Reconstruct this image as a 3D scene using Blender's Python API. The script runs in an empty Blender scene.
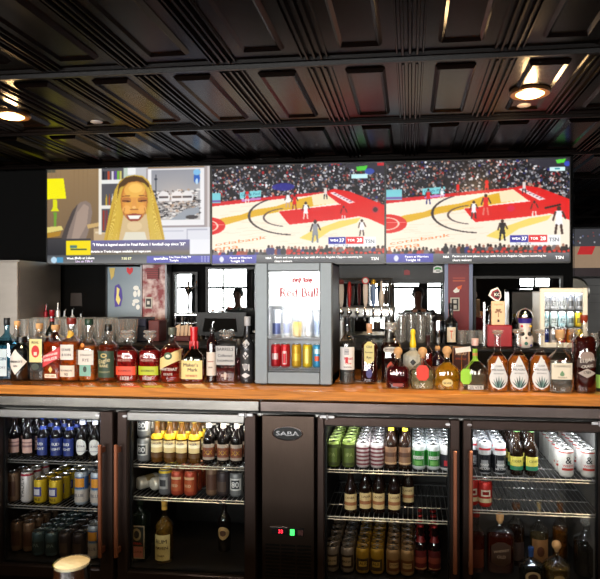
import bpy, bmesh, math, random
import numpy as np
from mathutils import Vector
R = random.Random(7)
SC = bpy.context.scene
COL = SC.collection
PI = math.pi

# ------------------------------------------------------------------ camera
CAMZ = 1.495
F = 600.0
CU, CV = 339.0, 294.0
YAW = math.radians(6.75)
cd = bpy.data.cameras.new('camera'); cam = bpy.data.objects.new('camera', cd); COL.objects.link(cam)
cam.location = (0, 0, CAMZ); cam.rotation_euler = (PI/2, 0, YAW)
cd.sensor_fit = 'HORIZONTAL'; cd.sensor_width = 36; cd.lens = 36*F/600
cd.shift_x = (300-CU)/600; cd.shift_y = (CV-289.5)/600
cd.clip_start = 0.02
SC.camera = cam

# ------------------------------------------------------------------ world, lights, exposure
SC.view_settings.view_transform = 'Standard'; SC.view_settings.look = 'None'
SC.view_settings.gamma = 1; SC.view_settings.use_curve_mapping = False
SC.view_settings.exposure = 0.25
w = bpy.data.worlds.new('world'); SC.world = w; w.use_nodes = True
w.node_tree.nodes['Background'].inputs[0].default_value = (.75, .85, 1, 1)
w.node_tree.nodes['Background'].inputs[1].default_value = .08
SC.cycles.use_denoising = True
SC.cycles.max_bounces = 10; SC.cycles.transparent_max_bounces = 24
SC.cycles.sample_clamp_indirect = 4.0
SC.cycles.caustics_refractive = False; SC.cycles.caustics_reflective = False

def area(name, loc, rot, sx, sy, power, col=(1, 1, 1), spread=PI):
    l = bpy.data.lights.new(name, 'AREA'); l.shape = 'RECTANGLE'; l.size = sx; l.size_y = sy
    l.energy = power; l.color = col; l.spread = spread
    o = bpy.data.objects.new(name, l); COL.objects.link(o); o.location = loc; o.rotation_euler = rot
    return o
WIN = [(-5.6, -4.5), (-4.42, -3.32), (-3.24, -2.14), (-2.06, -.96), (-.88, .22), (.3, .95), (2.1, 2.75)]
FY = -3.5                          # wall behind the camera, with the windows
H = 2.46                           # ceiling height
WZ0, WZ1 = .75, 2.1
for (a, b) in WIN:                 # daylight through each window
    area('daylight_and_fill', ((a+b)/2, FY-.14, (WZ0+WZ1)/2), (PI/2, 0, 0), b-a, WZ1-WZ0, 115*(b-a), (1, .975, .94))

# ------------------------------------------------------------------ geometry from the lens
def ray(u):
    a = (u-CU)/F; c, s = math.cos(YAW), math.sin(YAW)
    return (a*c-s)/(c+a*s)                     # X per unit Y
def zc_of(u, Y): return -ray(u)*Y*math.sin(YAW)+Y*math.cos(YAW)
def X_at(u, Y): return ray(u)*Y
def Z_at(u, v, Y): return CAMZ-(v-CV)*zc_of(u, Y)/F
def on_plane(u, v, z):
    zc = F*(CAMZ-z)/(v-CV); k = zc_of(u, 1.0); Y = zc/k
    return ray(u)*Y, Y, zc

# ------------------------------------------------------------------ materials
MATS = {}
def lin(c):
    return tuple(((x/255)/12.92 if x/255 <= .04045 else ((x/255+.055)/1.055)**2.4) for x in c)
def mat(name, rgb, rough=.5, metal=0.0, noise=.08, scale=30, coat=0, spec=.5, bump=0, aniso=None, emit=0):
    if name in MATS: return MATS[name]
    m = bpy.data.materials.new(name); m.use_nodes = True; nt = m.node_tree; N = nt.nodes; L = nt.links
    p = N['Principled BSDF']; c = lin(rgb)
    p.inputs['Roughness'].default_value = rough; p.inputs['Metallic'].default_value = metal
    p.inputs['Coat Weight'].default_value = coat; p.inputs['Specular IOR Level'].default_value = spec
    tc = N.new('ShaderNodeTexCoord'); mp = N.new('ShaderNodeMapping'); nz = N.new('ShaderNodeTexNoise')
    L.new(tc.outputs['Object'], mp.inputs[0]); L.new(mp.outputs[0], nz.inputs['Vector'])
    nz.inputs['Scale'].default_value = scale; nz.inputs['Detail'].default_value = 3
    if aniso: mp.inputs['Scale'].default_value = aniso
    mx = N.new('ShaderNodeMix'); mx.data_type = 'RGBA'
    mx.inputs[6].default_value = tuple(x*(1-noise) for x in c)+(1,)
    mx.inputs[7].default_value = tuple(min(1, x*(1+noise)) for x in c)+(1,)
    L.new(nz.outputs['Fac'], mx.inputs[0]); L.new(mx.outputs[2], p.inputs['Base Color'])
    if bump:
        b = N.new('ShaderNodeBump'); b.inputs['Strength'].default_value = bump; b.inputs['Distance'].default_value = .01
        L.new(nz.outputs['Fac'], b.inputs['Height']); L.new(b.outputs[0], p.inputs['Normal'])
    if emit:
        p.inputs['Emission Color'].default_value = c+(1,); p.inputs['Emission Strength'].default_value = emit
    MATS[name] = m; return m
def col(rgb, rough=.5, metal=0.0):
    return mat('paint_%d_%d_%d_%d' % (*rgb, int(rough*10)), rgb, rough, metal, .05)
def glow(name, rgb, s):
    return mat(name, rgb, .4, emit=s)
def glass(name, tint=(1, 1, 1), refl=.08, rough=.02, edge=.6, milk=0):
    if name in MATS: return MATS[name]
    m = bpy.data.materials.new(name); m.use_nodes = True; nt = m.node_tree; N = nt.nodes; L = nt.links
    N.remove(N['Principled BSDF'])
    t = N.new('ShaderNodeBsdfTransparent'); t.inputs[0].default_value = tuple(tint)+(1,)
    g = N.new('ShaderNodeBsdfGlossy'); g.inputs['Roughness'].default_value = rough
    lw = N.new('ShaderNodeLayerWeight'); lw.inputs[0].default_value = .25
    ma = N.new('ShaderNodeMath'); ma.operation = 'MULTIPLY_ADD'; ma.inputs[1].default_value = edge; ma.inputs[2].default_value = refl
    L.new(lw.outputs['Facing'], ma.inputs[0]); ma.use_clamp = True
    x = N.new('ShaderNodeMixShader'); L.new(ma.outputs[0], x.inputs[0]); L.new(t.outputs[0], x.inputs[1]); L.new(g.outputs[0], x.inputs[2])
    if milk:
        df = N.new('ShaderNodeBsdfDiffuse'); df.inputs[0].default_value = (.9, .9, .88, 1); x2 = N.new('ShaderNodeMixShader'); x2.inputs[0].default_value = milk
        L.new(x.outputs[0], x2.inputs[1]); L.new(df.outputs[0], x2.inputs[2]); x = x2
    L.new(x.outputs[0], N['Material Output'].inputs[0]); MATS[name] = m; return m
def liquid(rgb):
    name = 'liquid_%d_%d_%d' % rgb
    if name in MATS: return MATS[name]
    m = bpy.data.materials.new(name); m.use_nodes = True; nt = m.node_tree; N = nt.nodes; L = nt.links
    p = N['Principled BSDF']; c = lin(rgb); p.inputs['Base Color'].default_value = c+(1,)
    p.inputs['Roughness'].default_value = .08
    g = N.new('ShaderNodeBsdfGlass'); g.inputs['Color'].default_value = tuple(x**.6 for x in c)+(1,); g.inputs['IOR'].default_value = 1.33
    nz = N.new('ShaderNodeTexNoise'); nz.inputs['Scale'].default_value = 30
    tc = N.new('ShaderNodeTexCoord'); L.new(tc.outputs['Object'], nz.inputs['Vector'])
    clear = max(rgb)-min(rgb) < 40
    mr = N.new('ShaderNodeMapRange'); mr.inputs[1].default_value = .35; mr.inputs[2].default_value = .65
    mr.inputs[3].default_value = .12 if clear else .25; mr.inputs[4].default_value = .25 if clear else .5
    L.new(nz.outputs['Fac'], mr.inputs[0])
    x = N.new('ShaderNodeMixShader'); L.new(mr.outputs[0], x.inputs[0]); L.new(g.outputs[0], x.inputs[1]); L.new(p.outputs[0], x.inputs[2])
    L.new(x.outputs[0], N['Material Output'].inputs[0]); MATS[name] = m; return m

M_CLEAR = glass('clear_glass', (.96, .97, .97), .08, .015, .9)
M_CRYS = glass('crystal_glass', (.96, .97, .97), .12, .03, .9, .18)
M_PANE = glass('door_glass', (.94, .95, .95), .006, .01, .25)
M_BLUEG = glass('blue_glass', (.35, .62, .75), .12)
M_STEEL = mat('brushed_steel', (185, 183, 180), .28, 1, .15, 40, aniso=(.3, 8, 8))
M_STEELD = mat('dark_steel', (78, 66, 59), .33, 1, .15, 40, aniso=(8, 8, .3))
M_CHROME = mat('chrome', (220, 220, 222), .08, 1)
M_ALU = mat('aluminium', (205, 207, 210), .25, 1)
M_BLACK = mat('black_satin', (5, 5, 6), .4, spec=.3)
M_BLACKM = mat('black_matt', (4, 4, 4), .85, spec=.15)
M_COPPER = mat('copper_brown_handle', (176, 112, 84), .32, .8)
M_CORK = mat('cork', (206, 160, 108), .7, noise=.25, scale=80)
M_WHITE = col((236, 236, 232), .45)
M_CREAM = col((232, 220, 184), .6)

# ------------------------------------------------------------------ mesh builder
class MB:
    def __init__(s): s.v = []; s.f = []; s.m = []; s.mats = []
    def mi(s, m):
        if m not in s.mats: s.mats.append(m)
        return s.mats.index(m)
    def add(s, vs, fs, m):
        o = len(s.v); s.v += [tuple(p) for p in vs]; i = s.mi(m)
        for f in fs: s.f.append([o+k for k in f]); s.m.append(i)
        return s
    def box(s, x0, x1, y0, y1, z0, z1, m):
        if x0 > x1: x0, x1 = x1, x0
        if y0 > y1: y0, y1 = y1, y0
        if z0 > z1: z0, z1 = z1, z0
        return s.add([(x0,y0,z0),(x1,y0,z0),(x1,y1,z0),(x0,y1,z0),(x0,y0,z1),(x1,y0,z1),(x1,y1,z1),(x0,y1,z1)],
                     [(3,2,1,0),(4,5,6,7),(0,1,5,4),(1,2,6,5),(2,3,7,6),(3,0,4,7)], m)
    def bbox(s, x0, x1, y0, y1, z0, z1, m, b=.004):     # chamfered box
        vs = []; 
        for (z, i) in ((z0, b), (z0+b, 0), (z1-b, 0), (z1, b)):
            X0, X1, Y0, Y1 = x0+i, x1-i, y0+i, y1-i; c = b
            vs += [(X0+c,Y0,z),(X1-c,Y0,z),(X1,Y0+c,z),(X1,Y1-c,z),(X1-c,Y1,z),(X0+c,Y1,z),(X0,Y1-c,z),(X0,Y0+c,z)]
        fs = [tuple(range(7,-1,-1)), tuple(range(24,32))]
        for r in range(3):
            for k in range(8): a=r*8+k; c2=r*8+(k+1)%8; fs.append((a,c2,c2+8,a+8))
        return s.add(vs, fs, m)
    def loft(s, rings, m, seg=20, cx=0, cy=0, cap=True):  # ring = (z, rx, ry, power)
        vs = []; fs = []
        for (z, rx, ry, n) in rings:
            for k in range(seg):
                a = 2*PI*(k+.5)/seg; c, q = math.cos(a), math.sin(a)
                vs.append((cx+rx*math.copysign(abs(c)**(2/n), c), cy+ry*math.copysign(abs(q)**(2/n), q), z))
        for r in range(len(rings)-1):
            for k in range(seg):
                a = r*seg+k; b = r*seg+(k+1) % seg; fs.append((a, b, b+seg, a+seg))
        if cap:
            fs.append(tuple(range(seg-1, -1, -1))); o = (len(rings)-1)*seg; fs.append(tuple(range(o, o+seg)))
        return s.add(vs, fs, m)
    def lathe(s, pr, m, seg=20, cx=0, cy=0, cap=True):
        return s.loft([(z, max(r, 1e-4), max(r, 1e-4), 2) for (r, z) in pr], m, seg, cx, cy, cap)
    def tube(s, pts, r, m, seg=8):
        pts = [Vector(p) for p in pts]; vs = []; fs = []; n = len(pts)
        rr = r if isinstance(r, (list, tuple)) else [r]*n
        for i, p in enumerate(pts):
            d = (pts[min(i+1, n-1)]-pts[max(i-1, 0)]).normalized()
            up = Vector((0, 0, 1)) if abs(d.z) < .9 else Vector((0, 1, 0))
            a = d.cross(up).normalized(); b = a.cross(d)
            for k in range(seg):
                t = 2*PI*k/seg; vs.append(p+(a*math.cos(t)+b*math.sin(t))*rr[i])
        for i in range(n-1):
            for k in range(seg):
                a = i*seg+k; b = i*seg+(k+1) % seg; fs.append((a, b, b+seg, a+seg))
        fs.append(tuple(range(seg-1, -1, -1))); fs.append(tuple(range((n-1)*seg, n*seg)))
        return s.add(vs, fs, m)
    def prism(s, poly, y0, y1, m):                        # outline in XZ, extruded along Y
        n = len(poly)
        return s.add([(x, y0, z) for x, z in poly]+[(x, y1, z) for x, z in poly],
                     [tuple(range(n)), tuple(range(2*n-1, n-1, -1))]+[(i, i+n, (i+1) % n+n, (i+1) % n) for i in range(n)], m)
    def build(s, name, parent=None, loc=None, smooth=True, ang=40):
        me = bpy.data.meshes.new(name); me.from_pydata(s.v, [], s.f)
        for m in s.mats: me.materials.append(m)
        me.polygons.foreach_set('material_index', s.m); me.update()
        bm = bmesh.new(); bm.from_mesh(me); bmesh.ops.recalc_face_normals(bm, faces=bm.faces); bm.to_mesh(me); bm.free()
        if smooth:
            me.polygons.foreach_set('use_smooth', [True]*len(me.polygons)); me.set_sharp_from_angle(angle=math.radians(ang))
        o = bpy.data.objects.new(name, me); COL.objects.link(o)
        if parent: o.parent = parent
        if loc: o.location = loc
        return o
def tag(o, label=None, cat=None, group=None, kind=None):
    if label: o['label'] = label
    if cat: o['category'] = cat
    if group: o['group'] = group
    if kind: o['kind'] = kind
    return o
def thing(name, label, cat, loc=(0, 0, 0), rz=0, group=None):
    o = bpy.data.objects.new(name, None); COL.objects.link(o); o.empty_display_size = .05
    o.location = loc; o.rotation_euler = (0, 0, rz); return tag(o, label, cat, group)
def struct(name, mb, **k): return tag(mb.build(name, **k), kind='structure')
def dup(root, loc, label, rz=None):
    def cp(o, par):
        c = o.copy(); COL.objects.link(c); c.parent = par
        for ch in KIDS.get(o.name, ()): cp(ch, c)
        return c
    c = cp(root, None); c.location = loc; c['label'] = label
    if rz is not None: c.rotation_euler = (0, 0, rz)
    return c
KIDS = {}
def note_kids(root):
    for o in list(root.children): KIDS.setdefault(root.name, []).append(o); note_kids(o)

TXT = {}
def text_geo(s):                                          # triangles of a string, unit height, centred at 0
    if s in TXT: return TXT[s]
    cu = bpy.data.curves.new('lettering', 'FONT'); cu.body = s; cu.size = 1; cu.align_x = 'CENTER'; cu.align_y = 'CENTER'; cu.resolution_u = 2
    o = bpy.data.objects.new('lettering', cu); COL.objects.link(o)
    me = bpy.data.meshes.new_from_object(o)
    vs = [tuple(v.co[:2]) for v in me.vertices]; fs = [tuple(p.vertices) for p in me.polygons]
    bpy.data.objects.remove(o); bpy.data.curves.remove(cu); bpy.data.meshes.remove(me)
    xs = [v[0] for v in vs]; ys = [v[1] for v in vs]; mx = (max(xs)+min(xs))/2; my = (max(ys)+min(ys))/2
    vs = [(x-mx, y-my) for x, y in vs]; TXT[s] = (vs, fs, max(xs)-min(xs), max(ys)-min(ys)); return TXT[s]
def text(mb, s, x, z, width, y, m, slope=0, bold=0, ysurf=None, height=None):
    vs, fs, W, Hh = text_geo(s); k = width/W; kz = (height/Hh) if height else k
    out = []
    for a, b in vs:
        X = x+a*k; Z = z+b*kz+a*k*slope
        out.append((X, y if ysurf is None else ysurf(X, Z), Z))
    mb.add(out, fs, m)
    if bold:
        mb.add([(p[0]+bold, p[1]+.00005, p[2]) for p in out], fs, m)

# ------------------------------------------------------------------ the room
M_WALL = mat('black_wall', (5, 5, 5), .85, noise=.2, scale=4, spec=.12)
M_CEIL = mat('ceiling_tin', (9, 5, 4), .24, .0, .18, 6, spec=.17)
M_FLOOR = mat('floor_rubber', (28, 25, 24), .6, noise=.3, scale=12)
XL, XR, YB = -6.6, 5.5, 4.32
YFAR = 8.8
struct('floor', MB().box(XL-.2, XR+.2, FY-.2, YFAR+.2, -.1, 0, M_FLOOR))
c = MB(); c.box(XL-.2, XR+.2, FY-.2, YFAR+.2, H, H+.08, M_CEIL)
PX, PY, Y0 = .3836, .88, 2.45
def ridge_y(x, y0, y1, wd, h):
    c.add([(x-wd/2,y0,H+.001),(x-wd*.22,y0,H-h),(x+wd*.22,y0,H-h),(x+wd/2,y0,H+.001),
           (x-wd/2,y1,H+.001),(x-wd*.22,y1,H-h),(x+wd*.22,y1,H-h),(x+wd/2,y1,H+.001)],
          [(0,4,5,1),(1,5,6,2),(2,6,7,3),(0,1,2,3),(7,6,5,4)], M_CEIL)
def ridge_x(y, x0, x1, wd, h):
    c.add([(x0,y-wd/2,H+.001),(x0,y-wd*.22,H-h),(x0,y+wd*.22,H-h),(x0,y+wd/2,H+.001),
           (x1,y-wd/2,H+.001),(x1,y-wd*.22,H-h),(x1,y+wd*.22,H-h),(x1,y+wd/2,H+.001)],
          [(1,5,4,0),(2,6,5,1),(3,7,6,2),(3,2,1,0),(4,5,6,7)], M_CEIL)
nx0, nx1 = -18, 14; ny0, ny1 = -6, 7
for j in range(ny0, ny1+1):
    yb = Y0+j*PY
    for d, wd, h in ((-.035, .02, .012), (0, .034, .024), (.035, .02, .012)): ridge_x(yb+d, XL, XR, wd, h)
    if j == ny1: break
    for i in range(nx0, nx1+1):
        xr = i*PX
        for d, wd, h in ((-.052, .012, .009), (-.029, .016, .016), (0, .02, .012), (.029, .016, .016), (.052, .012, .009)):
            ridge_y(xr+d, yb+.05, yb+PY-.05, wd, h)
        xa, xb, ya, ye = xr+.105, xr+PX-.105, yb+.11, yb+PY-.14; q = .012
        c.add([(xa,ya,H),(xb,ya,H),(xb,ye,H),(xa,ye,H),(xa+q,ya+q,H-.016),(xb-q,ya+q,H-.016),(xb-q,ye-q,H-.016),(xa+q,ye-q,H-.016),
               (xa+2*q,ya+2*q,H-.006),(xb-2*q,ya+2*q,H-.006),(xb-2*q,ye-2*q,H-.006),(xa+2*q,ye-2*q,H-.006)],
              [(0,1,5,4),(1,2,6,5),(2,3,7,6),(3,0,4,7),(4,5,9,8),(5,6,10,9),(6,7,11,10),(7,4,8,11),(8,9,10,11)], M_CEIL)
struct('ceiling', c, smooth=False)
XE = X_at(573, YB)                                         # the back bar's wall stops here, the room goes on behind
struct('wall_back', MB().box(XL, XE, YB, YB+.16, 0, H-.001, M_WALL))
struct('wall_left', MB().box(XL-.1, XL, FY, YFAR, 0, H, M_WALL))
struct('wall_right', MB().box(XR, XR+.1, FY, YFAR, 0, H, M_WALL))
M_SID = mat('grey_siding', (150, 150, 150), .6, noise=.2, scale=6)
wf = MB(); wf.box(XE-.6, XR, YFAR, YFAR+.1, 0, H, M_WALL)
struct('wall_far', wf)
sd = MB()
for k in range(9):
    z = .9+k*.085
    sd.add([(XE+.02,6.2,z),(XR,6.2,z),(XR,6.23,z+.083),(XE+.02,6.23,z+.083),(XE+.02,6.26,z),(XR,6.26,z),(XR,6.26,z+.083),(XE+.02,6.26,z+.083)],
           [(0,1,2,3),(4,7,6,5),(0,3,7,4),(1,5,6,2),(3,2,6,7),(0,4,5,1)], M_SID)
struct('wall_partition', sd, smooth=False)
area('daylight_and_fill', (XR-.06, 7.0, 1.6), (0, PI/2, 0), 1.1, 1.9, 60, (1, .97, .93))  # fill light added inside the solid wall to brighten the far ceiling
t_ = MB()
for (y0, y1, z0, z1) in ((6.0, 8.0, 1.0, 1.05), (6.0, 8.0, 2.15, 2.2), (6.0, 6.05, 1.0, 2.2), (7.95, 8.0, 1.0, 2.2), (6.98, 7.02, 1.0, 2.2)): t_.box(XR-.1, XR-.07, y0, y1, z0, z1, M_BLACK)
struct('window_8', t_)  # window frame made up to go with the added fill light
# wall behind the camera with windows
fw = MB(); M_FW = mat('dark_front_wall', (52, 44, 40), .7, noise=.2, scale=3)
fw.box(XL, XR, FY-.12, FY, 0, WZ0, M_FW); fw.box(XL, XR, FY-.12, FY, WZ1, H, M_FW)
xs = [XL]+[q for ab in WIN for q in ab]+[XR]
for k in range(0, len(xs), 2): fw.box(xs[k], xs[k+1], FY-.12, FY, WZ0, WZ1, M_FW)
struct('wall_front', fw)
for k, (a, b) in enumerate(WIN):
    t = MB(); 
    t.box(a, b, FY-.06, FY-.02, WZ0, WZ0+.05, M_BLACK); t.box(a, b, FY-.06, FY-.02, WZ1-.05, WZ1, M_BLACK)
    t.box(a, a+.05, FY-.06, FY-.02, WZ0, WZ1, M_BLACK); t.box(b-.05, b, FY-.06, FY-.02, WZ0, WZ1, M_BLACK)
    t.box(a, b, FY-.06, FY-.02, 1.60, 1.65, M_BLACK); t.box((a+b)/2-.02, (a+b)/2+.02, FY-.06, FY-.02, WZ0, WZ1, M_BLACK)
    for q in range(8): t.box(a+.05+(b-a-.1)*q/8, a+.056+(b-a-.1)*q/8, FY-.09, FY-.08, WZ0, 1.2, M_BLACK)
    t.box(a, b, FY-.1, FY-.075, 1.2, 1.225, M_BLACK)
    o = tag(t.build('window_%d' % (k+1)), kind='structure')
    MB().box(a+.05, b-.05, FY-.045, FY-.04, WZ0+.05, WZ1-.05, M_PANE).build('window_pane', o)

# ------------------------------------------------------------------ downlights and ceiling discs
M_LENS = mat('warm_lens', (255, 196, 110), .4, emit=22)
for (X, Y, lab) in ((X_at(530, 2.93), 2.93, 'round warm downlight glowing above the televised basketball game'),
                    (X_at(11, 2.97), 2.97, 'round warm downlight glowing in the ceiling near the steel cabinet')):
    t = thing('downlight', lab, 'ceiling light', (X, Y, H), group='downlights in the tin ceiling')
    MB().lathe([(.062, .002), (.092, .0), (.098, -.012), (.09, -.02), (.066, -.02), (.062, .002)], mat('bronze_trim', (96, 66, 40), .35, .6), 32, cap=False).build('trim_ring', t)
    MB().lathe([(.064, -.001), (.064, -.018), (.05, -.026), (.02, -.031), (0, -.032)], M_LENS, 28).build('lamp_lens', t)
    l = bpy.data.lights.new('downlight_lamp', 'POINT'); l.energy = 4; l.color = (1, .62, .28); l.shadow_soft_size = .03
    o = bpy.data.objects.new('downlight_lamp', l); COL.objects.link(o); o.location = (X, Y, H-.075)
    l = bpy.data.lights.new('downlight_spot', 'SPOT'); l.energy = 45; l.color = (1, .72, .42); l.shadow_soft_size = .05; l.spot_size = 2.2; l.spot_blend = .6
    o = bpy.data.objects.new('downlight_spot', l); COL.objects.link(o); o.location = (X, Y, H-.08)
for (X, lab) in ((-2.1, 'unseen round warm downlight over the drinkers, nearer the steel cabinet end'), (-.3, 'unseen round warm downlight over the drinkers, straight above the camera'), (1.5, 'unseen round warm downlight over the drinkers, nearer the white fridge end')):  # out-of-frame downlights, added to warm and lift the lower cooler fronts
    Y = .62; t = thing('downlight', lab, 'ceiling light', (X, Y, H), group='downlights in the tin ceiling')
    MB().lathe([(.062, .002), (.092, .0), (.098, -.012), (.09, -.02), (.066, -.02), (.062, .002)], mat('bronze_trim', (96, 66, 40), .35, .6), 32, cap=False).build('trim_ring', t)
    MB().lathe([(.064, -.001), (.064, -.018), (.05, -.026), (.02, -.031), (0, -.032)], M_LENS, 28).build('lamp_lens', t)
    l = bpy.data.lights.new('downlight_spot', 'SPOT'); l.energy = 46; l.color = (1, .72, .42); l.shadow_soft_size = .06; l.spot_size = 2.5; l.spot_blend = .5
    o = bpy.data.objects.new('downlight_spot', l); COL.objects.link(o); o.location = (X, Y, H-.08); o.rotation_euler = (.35, 0, 0)
for (u, Y, lab) in ((524, 3.14, 'small round white sprinkler cover just behind the glowing downlight'),
                    (97, 3.166, 'small round white sprinkler cover alone in a dark ceiling panel')):
    o = MB().lathe([(.001, -.014), (.024, -.013), (.034, -.008), (.036, .0), (.001, 0)], col((200, 190, 185), .4), 24).build('sprinkler_cover', loc=(X_at(u, Y), Y, H))
    tag(o, lab, 'sprinkler cover', 'sprinkler covers in the ceiling')

# ------------------------------------------------------------------ television pictures (painted by code in photo units of each screen)
class Cv:
    def __init__(s, x0, y0, x1, y1, k, base):
        s.x0, s.y0, s.x1, s.y1 = x0, y0, x1, y1; s.w, s.h = int((x1-x0)*k), int((y1-y0)*k)
        xs = x0+(np.arange(s.w)+.5)*(x1-x0)/s.w; ys = y0+(np.arange(s.h)+.5)*(y1-y0)/s.h
        s.X, s.Y = np.meshgrid(xs, ys); s.a = np.zeros((s.h, s.w, 3)); s.a[:] = base
    def put(s, mask, c, al=1.0): s.a[mask] = s.a[mask]*(1-al)+np.array(c, float)*al
    def poly(s, pts, c, al=1.0):
        ins = np.zeros(s.X.shape, bool); n = len(pts)
        for i in range(n):
            (xa, ya), (xb, yb) = pts[i], pts[(i+1) % n]
            if ya == yb: continue
            cond = ((ya > s.Y) != (yb > s.Y)) & (s.X < (xb-xa)*(s.Y-ya)/(yb-ya)+xa); ins ^= cond
        s.put(ins, c, al)
    def rect(s, x0, y0, x1, y1, c, al=1.0): s.put((s.X >= x0) & (s.X <= x1) & (s.Y >= y0) & (s.Y <= y1), c, al)
    def ell(s, cx, cy, rx, ry, c, al=1.0, rot=0):
        q, r = math.cos(rot), math.sin(rot); dx, dy = s.X-cx, s.Y-cy
        s.put(((dx*q+dy*r)/rx)**2+((-dx*r+dy*q)/ry)**2 <= 1, c, al)
    def ring(s, cx, cy, rx, ry, wd, c, keep=None):
        d = np.sqrt(((s.X-cx)/rx)**2+((s.Y-cy)/ry)**2); m = np.abs(d-1)*min(rx, ry) < wd
        if keep is not None: m &= keep(s.X, s.Y)
        s.put(m, c)
    def line(s, x0, y0, x1, y1, wd, c):
        d = np.array([x1-x0, y1-y0]); L2 = (d**2).sum(); t = np.clip(((s.X-x0)*d[0]+(s.Y-y0)*d[1])/L2, 0, 1)
        s.put((s.X-x0-t*d[0])**2+(s.Y-y0-t*d[1])**2 < wd*wd/4, c)
    def lingrad(s, x0, y0, x1, y1, ca, cb):
        m = (s.X >= x0) & (s.X <= x1) & (s.Y >= y0) & (s.Y <= y1); t = ((s.Y[m]-y0)/(y1-y0))[:, None]
        s.a[m] = np.array(ca)*(1-t)+np.array(cb)*t
def soft(cv):
    p = np.pad(cv.a, ((1, 1), (1, 1), (0, 0)), 'edge'); h, w_ = cv.h, cv.w
    cv.a = sum(p[i:i+h, j:j+w_]*k for i, j, k in ((1, 1, .36), (0, 1, .16), (2, 1, .16), (1, 0, .16), (1, 2, .16)))
def game(seed, mid):
    rr = np.random.RandomState(seed); cv = Cv(385.5, 160, 569.5, 262, 2, (34, 30, 36)); pan = -7 if mid else 0
    pal = [(240, 240, 245)]*6+[(150, 150, 160)]*5+[(18, 18, 24)]*9+[(190, 40, 45)]*2+[(205, 150, 125)]*3+[(60, 66, 90)]*3+[(45, 50, 140), (110, 90, 90)]
    for _ in range(1900):
        x, y = rr.uniform(384, 571), 160+rr.uniform(0, 1)*44; c = np.array(pal[rr.randint(len(pal))])*rr.uniform(.55, 1.0)
        cv.ell(x, y, rr.uniform(.5, 1.5), rr.uniform(.6, 1.7), c, 1, rr.uniform(0, 3))
    cv.poly([(530, 160), (570, 160), (570, 172), (548, 170), (528, 164)], (52, 50, 60))
    cv.poly([(385, 160), (412, 160), (400, 163), (385, 163)], (30, 26, 26))
    cv.poly([(385, 201), (480, 192.5), (514, 189), (536, 193), (570, 208), (570, 262), (385, 262)], (250, 236, 216))
    cv.poly([(385, 198), (481, 190.5), (514, 188.5), (514, 190.5), (481, 193.5), (385, 202)], (214, 26, 34))
    cv.rect(385.5+pan, 188, 402+pan, 198.5, (126, 205, 214)); cv.rect(385.5+pan, 195.5, 402+pan, 197.3, (120, 90, 165))
    cv.poly([(423+pan, 187.5), (446+pan, 186), (446+pan, 192.5), (423+pan, 194)], (126, 208, 216))
    cv.poly([(425+pan, 195), (446+pan, 193.4), (446+pan, 195.6), (425+pan, 197.6)], (200, 130, 200))
    def P(*pts): return [(x+pan, y) for x, y in pts]
    # grain of the court
    for _ in range(60):
        x, y = rr.uniform(385, 520), rr.uniform(202, 248); cv.line(x, y, x+rr.uniform(8, 20), y-rr.uniform(.3, 1.2), .5, (238, 216, 190))
    cv.poly(P((380, 222), (405, 214), (425, 211), (440, 206), (462, 203), (486, 196), (512, 191), (530, 195), (528, 200), (470, 208), (440, 213), (405, 222)), (226, 178, 44))
    cv.poly(P((487, 236), (500, 229), (530, 219), (552, 216), (548, 221), (520, 229), (503, 240)), (240, 214, 110))
    cv.poly(P((500, 192), (514, 190), (530, 200), (502, 203)), (246, 228, 190))
    cv.poly(P((513, 189), (524, 186), (540, 189), (580, 205), (580, 226), (560, 217), (550, 214.5), (533, 216.8), (477, 222), (474.5, 220), (465, 208.3), (530, 202)), (224, 20, 24))
    cv.line(*P((465, 208))[0], *P((531, 202))[0], .7, (250, 240, 230))
    cv.poly(P((519, 190), (524, 189.2), (546, 200.2), (540, 201.5)), (240, 225, 225))
    for k in range(6): cv.line(524+k*3.2+pan, 191.2+k*1.6, 526+k*3.2+pan, 191+k*1.6, .8, (120, 60, 90))
    cv.ell(386+pan, 222.5, 21, 9.6, (220, 20, 26)); cv.ring(386+pan, 222.5, 12.5, 6, .45, (250, 220, 200)); cv.line(386, 221, 406+pan, 221.5, .5, (250, 190, 180))
    cv.ring(481+pan, 212.5, 48, 20, .55, (62, 50, 52), lambda x, y: (x < 478+pan) & (y > 196))
    cv.ring(476+pan, 214.5, 27, 9.5, .4, (90, 70, 70), lambda x, y: x < 470+pan)
    def man(x, y, h, shirt, legs, skin=(70, 44, 36)):
        cv.ell(x, y-h*.93, h*.085, h*.09, skin); cv.poly([(x-h*.14, y-h*.84), (x+h*.14, y-h*.84), (x+h*.1, y-h*.48), (x-h*.1, y-h*.48)], shirt)
        cv.line(x-h*.13, y-h*.8, x-h*.22, y-h*.5, h*.07, skin); cv.line(x+h*.13, y-h*.8, x+h*.24, y-h*.56, h*.07, skin)
        cv.poly([(x-h*.12, y-h*.5), (x+h*.12, y-h*.5), (x+h*.15, y-h*.3), (x-h*.15, y-h*.3)], shirt)
        cv.line(x-h*.09, y-h*.3, x-h*.13, y, h*.09, legs); cv.line(x+h*.08, y-h*.3, x+h*.12, y, h*.09, legs)
    wht, red = (245, 245, 248), (226, 26, 34)
    if mid:
        man(487, 216, 17, wht, (235, 215, 200)); man(424, 199, 14, red, (240, 220, 210)); man(468, 204, 15, wht, (200, 160, 140)); man(475, 206, 15, red, (150, 60, 50))
        man(494+3, 240, 22, (150, 152, 158), (130, 132, 140)); man(546, 234, 16, wht, (70, 50, 50)); man(527, 218, 14, red, (235, 225, 220))
        cv.ell(463, 183, 12, 4, (48, 44, 150), .9); man(508, 196, 13, (225, 215, 210), (40, 40, 50))
        cv.rect(536, 250, 560, 252, (180, 70, 60)); cv.ell(560, 208, 3.6, 3.6, (200, 40, 70)); cv.ell(560, 208, 2.4, 2.4, (60, 20, 30))
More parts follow.
